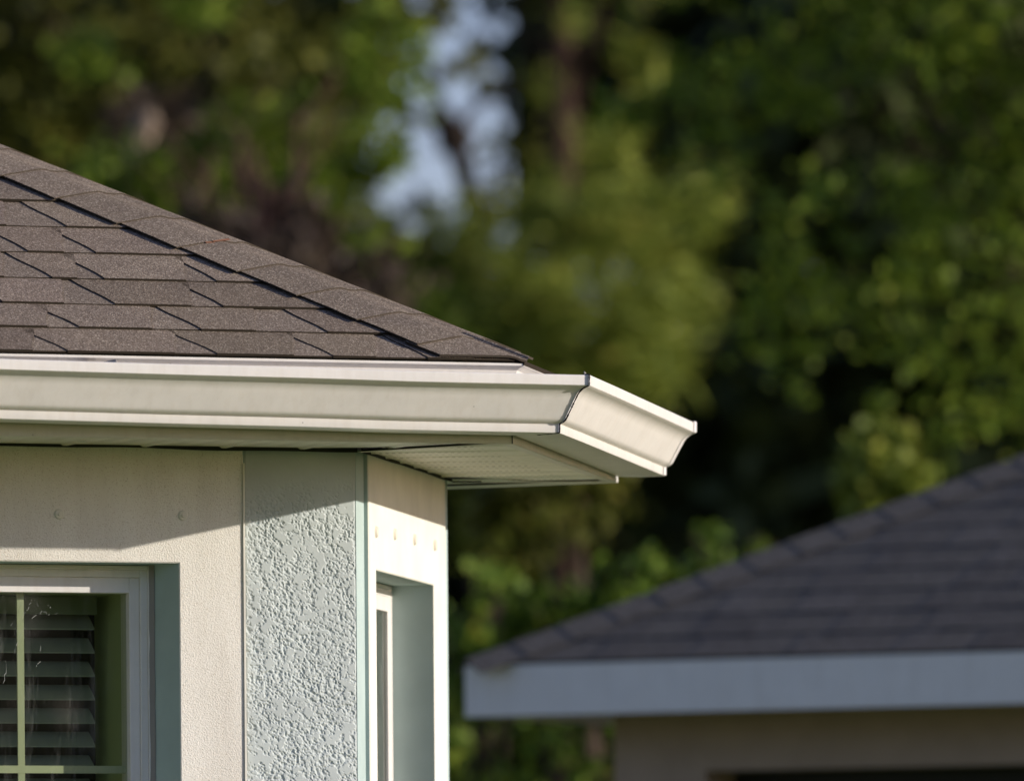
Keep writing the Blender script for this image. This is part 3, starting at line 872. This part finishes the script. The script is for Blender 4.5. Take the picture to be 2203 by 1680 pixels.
for q_ in ([0, 4, 3], [1, 2, 5], [3, 4, 5, 2], [0, 1, 5, 4]): mb.f.append([base + i for i in q_]); mb.m.append(0); tn.append((1, 1, 1))
nr_ = obj('roof', mb.v, mb.f, [M_gsh, M_gse], nh, fmat=mb.m); set_tone(nr_, tn)
# hip caps of the neighbour (one part: a run of bent shingles)
hdn = (NR(cq, 1.0) - NE); hdn /= np.linalg.norm(hdn)
mb = MB(); tn = []
pfn = ne - hdn * np.dot(ne, hdn); pfn /= np.linalg.norm(pfn); psn = nn - hdn * np.dot(nn, hdn); psn /= np.linalg.norm(psn)
for i in range(26):
    d0 = i * .145; d1 = d0 + .165
    A0 = NE + hdn * d0 + Z * .014; A1 = NE + hdn * d1 + Z * .011
    mb.quad(A0, A0 + pfn * .13 - Z * .004, A1 + pfn * .13 - Z * .004, A1); mb.quad(A0, A0 + psn * .13 - Z * .004, A1 + psn * .13 - Z * .004, A1)
    mb.quad(A0, A0 + pfn * .13 - Z * .004, A0 + pfn * .13 - Z * .008, A0 - Z * .004, 1)
ncap = obj('hip_cap', mb.v, mb.f, [M_gsh, M_she], nr_, fmat=mb.m, label='row of grey cap shingles down the hip'); set_tone(ncap, [(1.05,) * 3] * len(mb.f))
# fascia and soffit
mb = MB()
cs_ = [c0, c1, c2, c3]; cen = (c0 + c2) / 2
def inset(p, d):
    i = [np.allclose(p, x) for x in cs_].index(True)
    sg = [(1, 1), (-1, 1), (-1, -1), (1, -1)][i]
    return p + ne * sg[0] * d + nn * sg[1] * d
for i in range(4):
    p, q_ = cs_[i], cs_[(i + 1) % 4]; pi_, qi = inset(p, .03), inset(q_, .03)
    zt = Z * -.006; zb = Z * -.148
    mb.prism([p + zb, q_ + zb, qi + zb, pi_ + zb], [p + zt, q_ + zt, qi + zt, pi_ + zt])
mb.build('fascia', M_nf, nh)
mb = MB()
for i in range(4):
    p, q_ = cs_[i], cs_[(i + 1) % 4]
    mb.quad(inset(p, .028) - Z * .13, inset(q_, .028) - Z * .13, inset(q_, .36) - Z * .13, inset(p, .36) - Z * .13)
mb.build('soffit', M_nf, nh)
ci = [inset(c, .31) for c in cs_]
mb = MB()
zt = NE[2] - .129
def npt(a, z): return ci[0] + ne * a + Z * (z - ci[0][2])
LW = LNX - .62
oa, ob, oz0, oz1 = .285, 4.2, 0.0, 2.195
for (u0, u1, v0, v1) in ((0, oa, 0, zt), (ob, LW, 0, zt), (oa, ob, oz1, zt)):
    mb.quad(npt(u0, v0), npt(u1, v0), npt(u1, v1), npt(u0, v1))
for i in (1, 2, 3):
    p, q_ = ci[i].copy(), ci[(i + 1) % 4].copy(); p[2] = q_[2] = 0
    mb.quad(p, q_, q_ + Z * zt, p + Z * zt)
for u in (oa, ob): mb.quad(npt(u, 0), npt(u, oz1), npt(u, oz1) + nn * .2, npt(u, 0) + nn * .2)
mb.quad(npt(oa, oz1), npt(ob, oz1), npt(ob, oz1) + nn * .2, npt(oa, oz1) + nn * .2)
mb.build('wall', M_nw, nh)
mb = MB(); M_scn, _, _ = mat('dark_screen', (.03, .03, .028), .6)
mb.quad(npt(oa, 0) + nn * .19, npt(ob, 0) + nn * .19, npt(ob, oz1) + nn * .19, npt(oa, oz1) + nn * .19)
scn = mb.build('porch_screen', M_scn, nh)

# ------------------------------------------------------------------ ground
def grass_mat():
    m, nt, b = mat('lawn', (.15, .19, .04), .95, .1)
    c = coords(nt)
    n = N(nt, 'ShaderNodeTexNoise', i_Scale=.8, i_Detail=10., i_Roughness=.7); nt.links.new(c, n.inputs['Vector'])
    r = ramp(nt, [(.3, (.11, .135, .028)), (.6, (.20, .225, .055)), (.8, (.27, .25, .09))]); nt.links.new(n.outputs[0], r.inputs[0])
    nt.links.new(r.outputs[0], b.inputs['Base Color'])
    bp = N(nt, 'ShaderNodeBump', i_Strength=.8, i_Distance=.05); n2_ = N(nt, 'ShaderNodeTexNoise', i_Scale=40., i_Detail=5.); nt.links.new(c, n2_.inputs['Vector'])
    nt.links.new(n2_.outputs[0], bp.inputs['Height']); nt.links.new(bp.outputs[0], b.inputs['Normal'])
    return m
M_lawn = grass_mat()
G = 1500
o = obj('ground', [(-G, -G, 0), (G, -G, 0), (G, G, 0), (-G, G, 0)], [(0, 1, 2, 3)], M_lawn, kind='structure')

# ------------------------------------------------------------------ vegetation
def leaf_mat(name, cols, trans=.35, scale=9.):
    m = bpy.data.materials.new(name); m.use_nodes = True; nt = m.node_tree
    for n in list(nt.nodes):
        if n.type != 'OUTPUT_MATERIAL': nt.nodes.remove(n)
    out = [n for n in nt.nodes][0]
    c = coords(nt)
    n = N(nt, 'ShaderNodeTexNoise', i_Scale=scale, i_Detail=3., i_Roughness=.8); nt.links.new(c, n.inputs['Vector'])
    st_ = [(.28 + .44 * i / (len(cols) - 1), c_) for i, c_ in enumerate(cols)]
    r = ramp(nt, st_); nt.links.new(n.outputs[0], r.inputs[0])
    p = N(nt, 'ShaderNodeBsdfPrincipled'); p.inputs['Roughness'].default_value = .6; p.inputs['Specular IOR Level'].default_value = .2
    t = N(nt, 'ShaderNodeBsdfTranslucent')
    nt.links.new(r.outputs[0], p.inputs['Base Color']); nt.links.new(r.outputs[0], t.inputs[0])
    mx = N(nt, 'ShaderNodeMixShader'); mx.inputs[0].default_value = trans
    nt.links.new(p.outputs[0], mx.inputs[1]); nt.links.new(t.outputs[0], mx.inputs[2]); nt.links.new(mx.outputs[0], out.inputs[0])
    return m
def bark_mat(name, c0_, c1_):
    m, nt, b = mat(name, c0_, .9, .1)
    c = coords(nt, (1, 1, .25)); n = N(nt, 'ShaderNodeTexNoise', i_Scale=18., i_Detail=6.); nt.links.new(c, n.inputs['Vector'])
    r = ramp(nt, [(.35, c0_), (.65, c1_)]); nt.links.new(n.outputs[0], r.inputs[0]); nt.links.new(r.outputs[0], b.inputs['Base Color'])
    bp = N(nt, 'ShaderNodeBump', i_Strength=.8, i_Distance=.03); nt.links.new(n.outputs[0], bp.inputs['Height']); nt.links.new(bp.outputs[0], b.inputs['Normal'])
    return m
M_bark = bark_mat('grey_brown_bark', (.035, .025, .018), (.09, .065, .045))
M_pbark = bark_mat('pine_bark', (.030, .020, .016), (.095, .055, .038))
M_dbark = bark_mat('dark_oak_bark', (.018, .013, .010), (.045, .032, .024))
M_rbark = bark_mat('reddish_bark', (.05, .028, .024), (.14, .075, .06))
L_broad = leaf_mat('broad_leaf', [(.044, .078, .010), (.108, .172, .018), (.225, .30, .030), (.44, .44, .07)])
L_pine = leaf_mat('pine_needles', [(.06, .085, .014), (.135, .18, .024), (.27, .31, .045), (.50, .42, .10)], .25, 5.)
L_olive = leaf_mat('olive_leaf', [(.034, .038, .010), (.072, .082, .014), (.15, .155, .022), (.30, .24, .06)], .3, 5.)
L_dark = leaf_mat('dark_leaf', [(.032, .040, .012), (.058, .072, .020), (.10, .115, .034)], .2, 2.)
L_bush = leaf_mat('bright_bush_leaf', [(.045, .085, .012), (.10, .17, .02), (.21, .29, .035), (.44, .33, .04)], .35, 7.)
L_dry = leaf_mat('dry_brown_leaf', [(.05, .035, .024), (.08, .056, .040), (.125, .09, .058)], .2, 6.)

def leaves(clumps, n, size, needle=False, sub=14, spread=.16, flat=.0):
    """clumps: (centre, radius xyz).  Leaves gather on twig ends inside each clump."""
    vol = np.array([c[1][0] * c[1][1] * c[1][2] for c in clumps]) ** .75; vol = vol / vol.sum()
    V = []; 
    for (c, r), q_ in zip(clumps, vol):
        m_ = max(12, int(n * q_)); k = max(1, m_ // sub)
        d = rng.normal(size=(k, 3)); d /= np.linalg.norm(d, axis=1)[:, None]
        tw = np.array(c) + d * (rng.random((k, 1)) ** .45) * np.array(r)
        t = np.repeat(tw, sub, 0)
        t = t + rng.normal(size=t.shape) * spread * (np.mean(r) ** .3)
        V.append(t)
    C = np.concatenate(V); m_ = len(C)
    u = rng.normal(size=(m_, 3)); u[:, 2] *= .6; u /= np.linalg.norm(u, axis=1)[:, None]
    w_ = rng.normal(size=(m_, 3)); w_ -= (w_ * u).sum(1)[:, None] * u; w_ /= np.linalg.norm(w_, axis=1)[:, None]
    s = size * rng.uniform(.6, 1.35, (m_, 1))
    wd = s * (.10 if needle else .42)
    ln = s * (1.7 if needle else 1.0)
    A = C - u * ln * .5; B = C + w_ * wd - u * ln * .05; T = C + u * ln * .5; D_ = C - w_ * wd - u * ln * .05
    v = np.stack([A, B, T, D_], 1).reshape(-1, 3)
    return v
def leaf_obj(name, v, mtl, parent):
    me = bpy.data.meshes.new(name); off = np.array(ORG.get(parent, Vector((0, 0, 0))))
    n = len(v) // 4; v = (v - off).astype(np.float32)
    me.vertices.add(len(v)); me.vertices.foreach_set('co', v.ravel())
    me.loops.add(len(v)); me.loops.foreach_set('vertex_index', np.arange(len(v), dtype=np.int32))
    me.polygons.add(n); me.polygons.foreach_set('loop_start', np.arange(0, 4 * n, 4, dtype=np.int32)); me.polygons.foreach_set('loop_total', np.full(n, 4, dtype=np.int32))
    me.update(calc_edges=True); me.materials.append(mtl)
    o = bpy.data.objects.new(name, me); sc.collection.objects.link(o); o.parent = parent
    return o
def tree(name, label, cat, base, top, r0, clumps, n, size, lm, bm_, needle=False, sub=14, spread=.16, group=None, limbs=True, bend=.0, extra=None):
    base = V3(base); base[2] = 0; top = V3(top)
    root = empty(name, tuple(base), label, cat, group)
    mb = MB(); k = 6; pts = []
    for i in range(k + 1):
        t = i / k; pts.append(base + (top - base) * t + np.array([bend * sin(t * 3.1), bend * .4 * sin(t * 5), 0]))
    for i in range(k):
        mb.tube(pts[i], pts[i + 1], r0 * (1 - .75 * i / k), r0 * (1 - .75 * (i + 1) / k), 10)
    if limbs:
        for c, r in clumps:
            if r[0] < .45 and r0 > .2: continue
            c = np.array(c)
            zt = min(max((c[2] - base[2]) * .72 - .3 * np.linalg.norm((c - base)[:2]), .35 * top[2]), top[2])
            t = zt / top[2]; p = base + (top - base) * t
            mid = (p + c) / 2 + np.array([0, 0, .08 * np.linalg.norm(c - p)])
            rr = max(.015, r0 * .16 * (1 - t * .5))
            mb.tube(p, mid, rr, rr * .7, 7); mb.tube(mid, c, rr * .7, rr * .25, 7)
            for _ in range(4):
                d = rng.normal(size=3) * np.array(r) * .6; mb.tube(mid + (c - mid) * rng.random(), c + d, rr * .28, .006, 5)
    if extra: extra(mb)
    mb.build('trunk', bm_, root)
    leaf_obj('crown', leaves(clumps, int(n), size, needle, sub, spread), lm, root)
    return root

def C(px, py, Y, r, ry=None): 
    """a crown clump centred on a place in the view at distance Y, radius in metres"""
    r = (r, r, r) if not isinstance(r, tuple) else r
    return (tuple(at(px, py, Y)), r)

# right-hand broadleaf tree, closest of the trees
Y = 46.
cl = [C(1650, 170, Y, (.42, .5, .34)), C(1450, 200, Y + .6, (.38, .4, .26)), C(1820, 90, Y, (.45, .5, .35)), C(2050, 120, Y - .3, (.5, .5, .4)), C(2250, 300, Y, (.6, .6, .6)),
      C(1700, 470, Y - .3, (.26, .4, .34)), C(1560, 330, Y + .5, (.28, .35, .25)), C(1960, 420, Y, (.40, .45, .36)), C(2140, 560, Y - .2, (.36, .45, .40)), C(1850, 640, Y, (.34, .4, .36)),
      C(1680, 700, Y + .2, (.26, .35, .26)), C(2010, 760, Y, (.30, .35, .30)), C(2180, 880, Y, (.30, .35, .30)), C(2060, 900, Y - .2, (.22, .3, .20)), C(1980, 1000, Y - .2, (.10, .15, .16)),
      C(1650, 620, Y, (.2, .3, .3)), C(2320, 700, Y, (.5, .5, .7)), C(2420, 200, Y, (.9, .9, .9)), C(2600, -200, Y, (1.2, 1.2, 1.2)), C(2100, -250, Y, (1.3, 1.2, .8)), C(1600, -220, Y, (1.1, 1., .6)),
      C(2900, 300, Y + 1, (1.3, 1.3, 1.2)), C(2100, -900, Y, (2.2, 2., 1.4)), C(2900, -700, Y, (1.8, 1.8, 1.5)), C(1945, 640, Y, (.2, .3, .5)), C(1880, 880, Y, (.12, .2, .16)), C(1740, 880, Y, (.13, .2, .14))]
bx = at(2480, 2000, Y)
tree('broadleaf_tree', 'leafy broad tree with hanging sunlit green sprays filling the right side', 'tree', (bx[0], Y + 1, 0), (bx[0] - .3, Y + .5, 8.5), .26, cl, 26000, .068, L_broad, M_bark, sub=14, spread=.085)

# tall pine in the centre with soft lower boughs, trunk at the upper centre
Y = 76.
tx = at(1212, 300, Y)[0]
cl = [C(1240, 480, Y - 3, (.75, .8, .38)), C(1380, 500, Y - 3, (.6, .8, .34)), C(1130, 620, Y - 3.4, (.6, .7, .36)), C(1300, 650, Y - 3.5, (.85, .8, .42)), C(1440, 640, Y - 3, (.36, .6, .4)), C(1050, 560, Y - 3, (.30, .5, .18)),
      C(1200, 790, Y - 3.4, (.8, .8, .36)), C(1370, 790, Y - 3.2, (.36, .6, .34)), C(1000, 730, Y - 3, (.5, .6, .30)), C(860, 690, Y - 3, (.55, .6, .30)), C(740, 600, Y - 2.6, (.30, .5, .25)), C(800, 540, Y - 3, (.32, .5, .26)), C(930, 620, Y - 3, (.45, .5, .26)), C(960, 500, Y - 3, (.30, .5, .18)), C(1450, 430, Y - 2, (.42, .5, .25)),
      C(1270, 900, Y - 3.4, (.36, .5, .28)), C(1100, 880, Y - 3.4, (.6, .6, .40)), C(1130, 1060, Y - 3, (.34, .5, .34)), C(1040, 1120, Y - 3, (.30, .5, .3)), C(900, 780, Y - 3, (.6, .6, .4)), C(1080, 330, Y + 1, (.0, .0, .0)),
      C(1400, 130, Y, (.25, .4, .16)), C(1330, 330, Y - 1, (.30, .5, .16)), C(1225, 50, Y - 1.5, (.22, .3, .08)), C(1170, 180, Y - 1.5, (.16, .3, .10)), C(1250, 290, Y - 1.5, (.22, .3, .12)), C(1300, -200, Y, (1.6, 1.4, .6)), C(1000, -500, Y, (1.8, 1.6, .8)), C(1500, -600, Y, (2., 1.8, .9)), C(1250, -1100, Y, (2, 2, 1.4))]
cl = [c for c in cl if c[1][0] > 0]
tree('pine_tree', 'tall pine with dark trunk at upper centre and soft green lower boughs', 'tree', (tx, Y, 0), (tx - .05, Y, 17), .21, cl, 30000, .16, L_pine, M_pbark, needle=True, sub=34, spread=.15)

# oak fork crossing the gap of sky
Y = 88.
def fork(mb):
    P = lambda x, y, dy=0: at(x, y, Y + dy)
    mb.tube(P(1015, 430), P(985, 320), .10, .11, 9); mb.tube(P(985, 320), P(965, 262), .20, .15, 9)
    mb.tube(P(965, 262), P(925, 190), .08, .055, 8); mb.tube(P(925, 190), P(905, 120), .055, .035, 8)
    mb.tube(P(965, 262), P(905, 258), .10, .07, 8); mb.tube(P(905, 258), P(835, 232), .07, .04, 8)
    mb.tube(P(975, 280), P(1040, 215), .06, .04, 8); mb.tube(P(1040, 215), P(1110, 170), .035, .02, 8)
    mb.tube(P(1015, 430), P(1040, 700), .09, .12, 9); mb.tube(P(1040, 700), (P(1040, 700)[0], Y, 0), .12, .2, 9)
cl = [C(1040, 130, Y - .5, (.26, .3, .12)), C(700, 330, Y, (.7, .7, .5)), C(730, 430, Y, (.22, .4, .2)), C(730, 150, Y, (.8, .8, .5)), C(880, 50, Y, (.34, .5, .24)), C(905, 10, Y, (.24, .4, .2)), C(850, 0, Y, (.4, .5, .3)), C(820, 20, Y, (.5, .6, .2)), C(1130, 330, Y, (.5, .5, .3)), C(1060, 440, Y, (.4, .5, .2)),
      C(600, 60, Y, (.8, .8, .6)), C(700, 240, Y + 1, (.5, .5, .5)), C(760, 300, Y + 1, (.3, .5, .4)), C(930, 30, Y, (.12, .2, .10)), C(850, 240, Y, (.10, .2, .07)), C(925, 125, Y, (.13, .2, .09)), C(1040, 190, Y, (.05, .1, .08)), C(1000, 150, Y + .5, (.07, .1, .05)), C(960, 165, Y, (.05, .1, .05)), C(1030, -110, Y, (.9, .8, .35)), C(760, -200, Y, (1.4, 1.2, .8)), C(1150, -500, Y, (2, 1.8, 1.2)), C(700, -700, Y, (2.2, 2, 1.4)), C(790, 520, Y, (.2, .4, .12)), C(700, 520, Y, (.4, .5, .25))]
px_ = at(1040, 700, Y)
tree('oak_tree', 'forked oak limb silhouetted against the patch of sky', 'tree', (px_[0], Y, 0), (px_[0], Y, .5), .2, cl, 9600, .14, L_olive, M_dbark, sub=18, spread=.13, limbs=False, extra=fork)

# left-hand group
Y = 70.
cl = [C(60, 120, Y, (.8, .8, .7)), C(330, 60, Y, (.9, .9, .6)), C(200, 260, Y, (.8, .8, .5)), C(480, 250, Y, (.6, .7, .5)), C(60, 380, Y, (.7, .8, .6)), C(330, 420, Y - 1, (.5, .7, .35)), C(560, 130, Y, (.7, .7, .5)), C(640, 330, Y - 1, (.35, .5, .35)),
      C(-300, 200, Y, (1.4, 1.2, 1.)), C(0, -300, Y, (1.8, 1.6, 1.)), C(500, -250, Y, (1.4, 1.2, .8)), C(-700, -200, Y, (2, 2, 1.5)), C(100, -1000, Y, (2.6, 2.4, 1.8))]
bx = at(100, 500, Y)
tree('olive_green_tree', 'tall olive green tree at far left behind the roof', 'tree', (bx[0], Y + .5, 0), (bx[0], Y, 15), .22, cl, 15000, .12, L_olive, M_bark, sub=18, spread=.13)
Y = 62.
cl = [C(520, 300, Y, (.26, .4, .26)), C(470, 470, Y, (.4, .5, .30)), C(250, 400, Y, (.4, .5, .26)), C(560, 420, Y, (.24, .4, .25)), C(720, 430, Y, (.26, .4, .40)), C(750, 540, Y, (.30, .4, .25)), C(350, 350, Y, (.3, .4, .2)), C(820, 350, Y, (.22, .3, .3)), C(840, 150, Y, (.3, .4, .45)),
      C(620, 240, Y, (.2, .3, .12)), C(500, 700, Y, (.9, .9, .7)), C(800, 800, Y, (.8, .8, .6)), C(190, 120, Y, (.22, .3, .22)), C(420, 40, Y, (.3, .3, .15))]
bx = at(640, 700, Y)
tree('young_tree', 'bright leaved young tree between the brown stems left of the sky gap', 'tree', (bx[0], Y, 0), (bx[0], Y, 6.2), .09, cl, 6500, .10, L_broad, M_bark, sub=14, spread=.10)
# reddish stems and dry undergrowth
stems = [(640, 240, 600, 61, .055), (520, 270, 560, 60.5, .05), (565, 380, 620, 60, .09), (600, 400, 640, 60.3, .10), (450, 330, 600, 60.8, .045), (690, 420, 640, 60.6, .05), (400, 380, 600, 60.4, .035)]
names = ['slender reddish brown stem, tallest of the bare ones left of the sky gap', 'thin reddish stem second tallest of the bare ones behind the ridge cap', 'thick reddish brown stem in the middle of the dry thicket', 'thickest reddish stem rising just above the hip line',
         'thin bare stem left of the dry thicket over the roof', 'thin reddish stem at the right edge of the dry thicket', 'shortest and leftmost bare stem over the roof']
for (x, y0, y1, Yd, r), lb in zip(stems, names):
    t_ = at(x, y0, Yd); b_ = at(x, y1, Yd)
    root = empty('bare_tree', (b_[0], Yd, 0), lb, 'tree', 'bare reddish stems left of the sky gap')
    mb = MB(); P_ = [np.array([b_[0], Yd, 0]), np.array([b_[0] + .05, Yd, t_[2] * .5]), np.array([b_[0] - .04, Yd, t_[2] * .8]), t_]
    for i in range(3): mb.tube(P_[i], P_[i + 1], r * (1 - .22 * i), r * (1 - .22 * (i + 1)), 8)
    for _ in range(7):
        h = rng.uniform(.72, .98); p = P_[2] + (P_[3] - P_[2]) * rng.random(); d = np.array([rng.uniform(-.35, .35), rng.uniform(-.3, .3), rng.uniform(.1, .45)])
        mb.tube(p, p + d, r * .25, .008, 5)
    mb.build('trunk', M_rbark, root)
cl = [C(600, 500, 60.2, (.28, .4, .30)), C(660, 560, 60.2, (.26, .4, .25)), C(540, 540, 60.2, (.22, .4, .20)), C(400, 440, 60.4, (.10, .2, .2)), C(330, 250, 66, (.4, .5, .2)), C(600, 700, 60, (.9, .8, .8))]
bx = at(600, 700, 60.2)
tree('dry_shrub', 'dry reddish brown thicket above the roof hip', 'shrub', (bx[0], 60.2, 0), (bx[0], 60.2, 5.2), .05, cl, 2600, .11, L_dry, M_rbark, sub=12, spread=.10)
# pale broken limb, upper left
Yd = 64.; a_, b_ = at(318, 262, Yd), at(278, 352, Yd)
root = empty('dead_trunk', (b_[0] - .3, Yd, 0), 'pale bare leaning trunk lit by the sun in the upper left foliage', 'tree')
M_pale = bark_mat('pale_dead_wood', (.20, .15, .11), (.38, .29, .21))
mb = MB(); mb.tube(np.array([b_[0] - .3, Yd, 0]), b_, .11, .07, 9); mb.tube(b_, a_, .07, .085, 9); mb.tube(a_, at(322, 240, Yd), .085, .03, 9); mb.build('trunk', M_pale, root)

# unseen trees added behind the camera, for the window glass to mirror
for i, (x, y, h) in enumerate(((21, -9, 9), (15, -15, 8))):
    cl = [((x + random.uniform(-2.6, 2.6), y + random.uniform(-2.6, 2.6), random.uniform(1, h)), (1.5, 1.5, 1.2)) for _ in range(24)]
    tree('street_tree', ['dark street tree reflected in the window pane, to the right', 'dark street tree reflected in the window pane, to the left', 'dark street tree straight behind the photographer, on the right', 'dark street tree straight behind the photographer, on the left', 'dark street tree farthest right of those behind the photographer'][i], 'tree', (x, y, 0), (x, y, h - 1), .25, cl, 6500, .40, L_olive, M_bark, sub=16, spread=.4, limbs=False)

# shrubs behind the neighbour's roof
Y = 38.
sh = [('shrub', 'bright green shrub nearest the beige wall, low behind the neighbouring roof', [C(1050, 1290, Y, (.16, .2, .14)), C(1000, 1370, Y, (.2, .3, .16)), C(1130, 1330, Y, (.2, .3, .12)), C(1060, 1400, Y, (.3, .3, .2)), C(1040, 1600, Y, (.4, .4, .5))], 1500, L_bush),
      ('shrub', 'yellow green leafy shrub peeping over the middle of the grey hip', [C(1205, 1285, Y, (.10, .2, .10)), C(1375, 1250, Y, (.16, .2, .13)), C(1270, 1350, Y, (.25, .3, .14)), C(1440, 1230, Y, (.14, .2, .10)), C(1330, 1320, Y, (.2, .3, .13)), C(1350, 1500, Y, (.5, .4, .6))], 1900, L_bush),
      ('shrub', 'tallest yellowing sprig above the grey hip with an upright green tip', [C(1515, 1180, Y, (.12, .15, .10)), C(1640, 1155, Y, (.045, .08, .08)), C(1580, 1200, Y, (.10, .15, .06)), C(1540, 1240, Y, (.2, .2, .10)), C(1620, 1190, Y, (.06, .1, .06)), C(1560, 1450, Y, (.4, .4, .5))], 1300, L_bush)]
for nm, lb, cl, n, lm in sh:
    b_ = cl[-1][0]
    tree(nm, lb, 'shrub', (b_[0], Y, 0), (b_[0], Y, 2.2), .04, cl, int(n * .72), .065, lm, M_bark, sub=9, spread=.045, group='shrubs behind the neighbouring roof')
for (x, y0, xb, lb) in ((1232, 1090, 1262, 'thin dark sapling trunk between the green shrubs'),):
    t_ = at(x, y0, 44.); b_ = at(xb, 1400, 44.)
    root = empty('sapling', (b_[0], 44., 0), lb, 'tree')
    mb = MB(); mb.tube(np.array([b_[0] + .1, 44., 0]), b_, .06, .05, 8); mb.tube(b_, t_, .04, .025, 8); mb.build('trunk', M_bark, root)
    leaf_obj('crown', leaves([C(1200, 1060, 44, (.35, .3, .25)), C(1130, 1180, 44, (.12, .2, .12)), C(1050, 1080, 44, (.2, .2, .2))], 900, .08, False, 10, .06), L_olive, root)

# round clipped crown near the grey roof, right
Y = 42.
cl = [C(1905, 1040, Y, (.20, .2, .26))]
tree('small_tree', 'small round dim green tree top just above the grey roof at right', 'tree', (at(1905, 1040, Y)[0], Y, 0), tuple(at(1905, 1060, Y)), .05, cl, 1500, .07, L_pine, M_bark, sub=12, spread=.05)

# dark wood behind, closing the view; the sky shows only through the gap between crowns
def dark_tree(lb, cx, Yd, half, z0, z1, n, gap=None):
    cl = []
    k = int(half * 2 * (z1 - z0) / 1.3)
    while len(cl) < k:
        x = cx + random.uniform(-half, half); z = random.uniform(z0, z1); yy = Yd + random.uniform(-2, 2)
        if gap:
            u = PPX + x / yy * F; v_ = PPY - (z - CZ) / yy * F
            if any((u - g[0]) ** 2 / (g[2] + 225) ** 2 + (v_ - g[1]) ** 2 / (g[3] + 225) ** 2 < 1 for g in gap): continue
        cl.append(((x, yy, z), (1.15, 1.2, 1.0)))
    return tree('evergreen_tree', lb, 'tree', (cx, Yd, 0), (cx, Yd, z1 - 1), .3, cl, n * 1.9, .42, L_dark, M_bark, sub=16, spread=.38, group='dark trees closing the background', limbs=False)
GAP = [(1030, 70, 95, 80), (905, 290, 90, 110), (1030, 230, 90, 70)]
dark_tree('dark evergreen tree far left behind the olive green tree', -7.5, 100, 2.8, 1.5, 17, 9000)
dark_tree('dark evergreen tree left of the sky gap', -3.2, 104, 1.9, 1.5, 18, 9000, GAP)
dark_tree('dark evergreen tree below the sky gap', .2, 108, 2.2, 1.5, 17, 11000, GAP)
dark_tree('dark evergreen tree behind the pine boughs', 3.6, 103, 2.0, 1.5, 18, 9500, GAP)
dark_tree('dark evergreen tree behind the hanging sprays', 7.0, 100, 2.6, 1.5, 18, 10000)
dark_tree('dark evergreen tree hidden low behind the hanging sprays', 5.4, 92, 2.2, 1.5, 12.5, 9500)
dark_tree('dark evergreen tree at the far right', 11.5, 98, 3.0, 1.5, 18, 8000)
dark_tree('dark evergreen tree at the far left edge', -12.5, 101, 3.0, 1.5, 17, 6000)
fc = [C(1400, 340, 103, (1.0, 1, .7)), C(1600, 250, 103, (1.2, 1, .9)), C(1330, 430, 103, (.7, 1, .4)), C(1800, 350, 103, (1., 1, .8)), C(1450, 160, 103, (.5, 1, .4)), C(1250, 420, 103, (.5, .8, .3)), C(1150, 215, 103, (.16, .5, .25)), C(1210, 120, 103, (.22, .5, .6)), C(1180, 290, 103, (.3, .5, .25)), C(1580, 590, 103, (.5, .8, .5)), C(1500, 480, 103, (.4, .8, .4)), C(690, 60, 100, (.5, .5, .5)), C(560, 130, 100, (.5, .5, .4))]
tree('evergreen_tree', 'dark evergreen tree filling the space right of the pine trunk', 'tree', (fc[0][0][0] + .5, 103.5, 0), (fc[0][0][0] + .5, 103.5, 11.5), .25, fc, 5000, .36, L_dark, M_bark, sub=16, spread=.30, group='dark trees closing the background', limbs=False)
# unseen trees added outside the frame on the right to keep the wood in shadow
for i, (x, y, h) in enumerate(((16, 90, 13), (18, 97, 15), (17, 104, 15), (13, 62, 9.5))):
    cl = [((x + random.uniform(-2.2, 2.2), y + random.uniform(-2.2, 2.2), random.uniform(2, h)), (1.4, 1.4, 1.2)) for _ in range(22)]
    tree('evergreen_tree', ['tall dark tree beyond the right edge, nearest of the row', 'tall dark tree beyond the right edge, second of the row', 'tall dark tree beyond the right edge, farthest of the row', 'lower dark tree beyond the right edge beside the broad tree'][i],
         'tree', (x, y, 0), (x, y, h - 1), .3, cl, 5500, .34, L_dark, M_bark, sub=16, spread=.4, limbs=False)
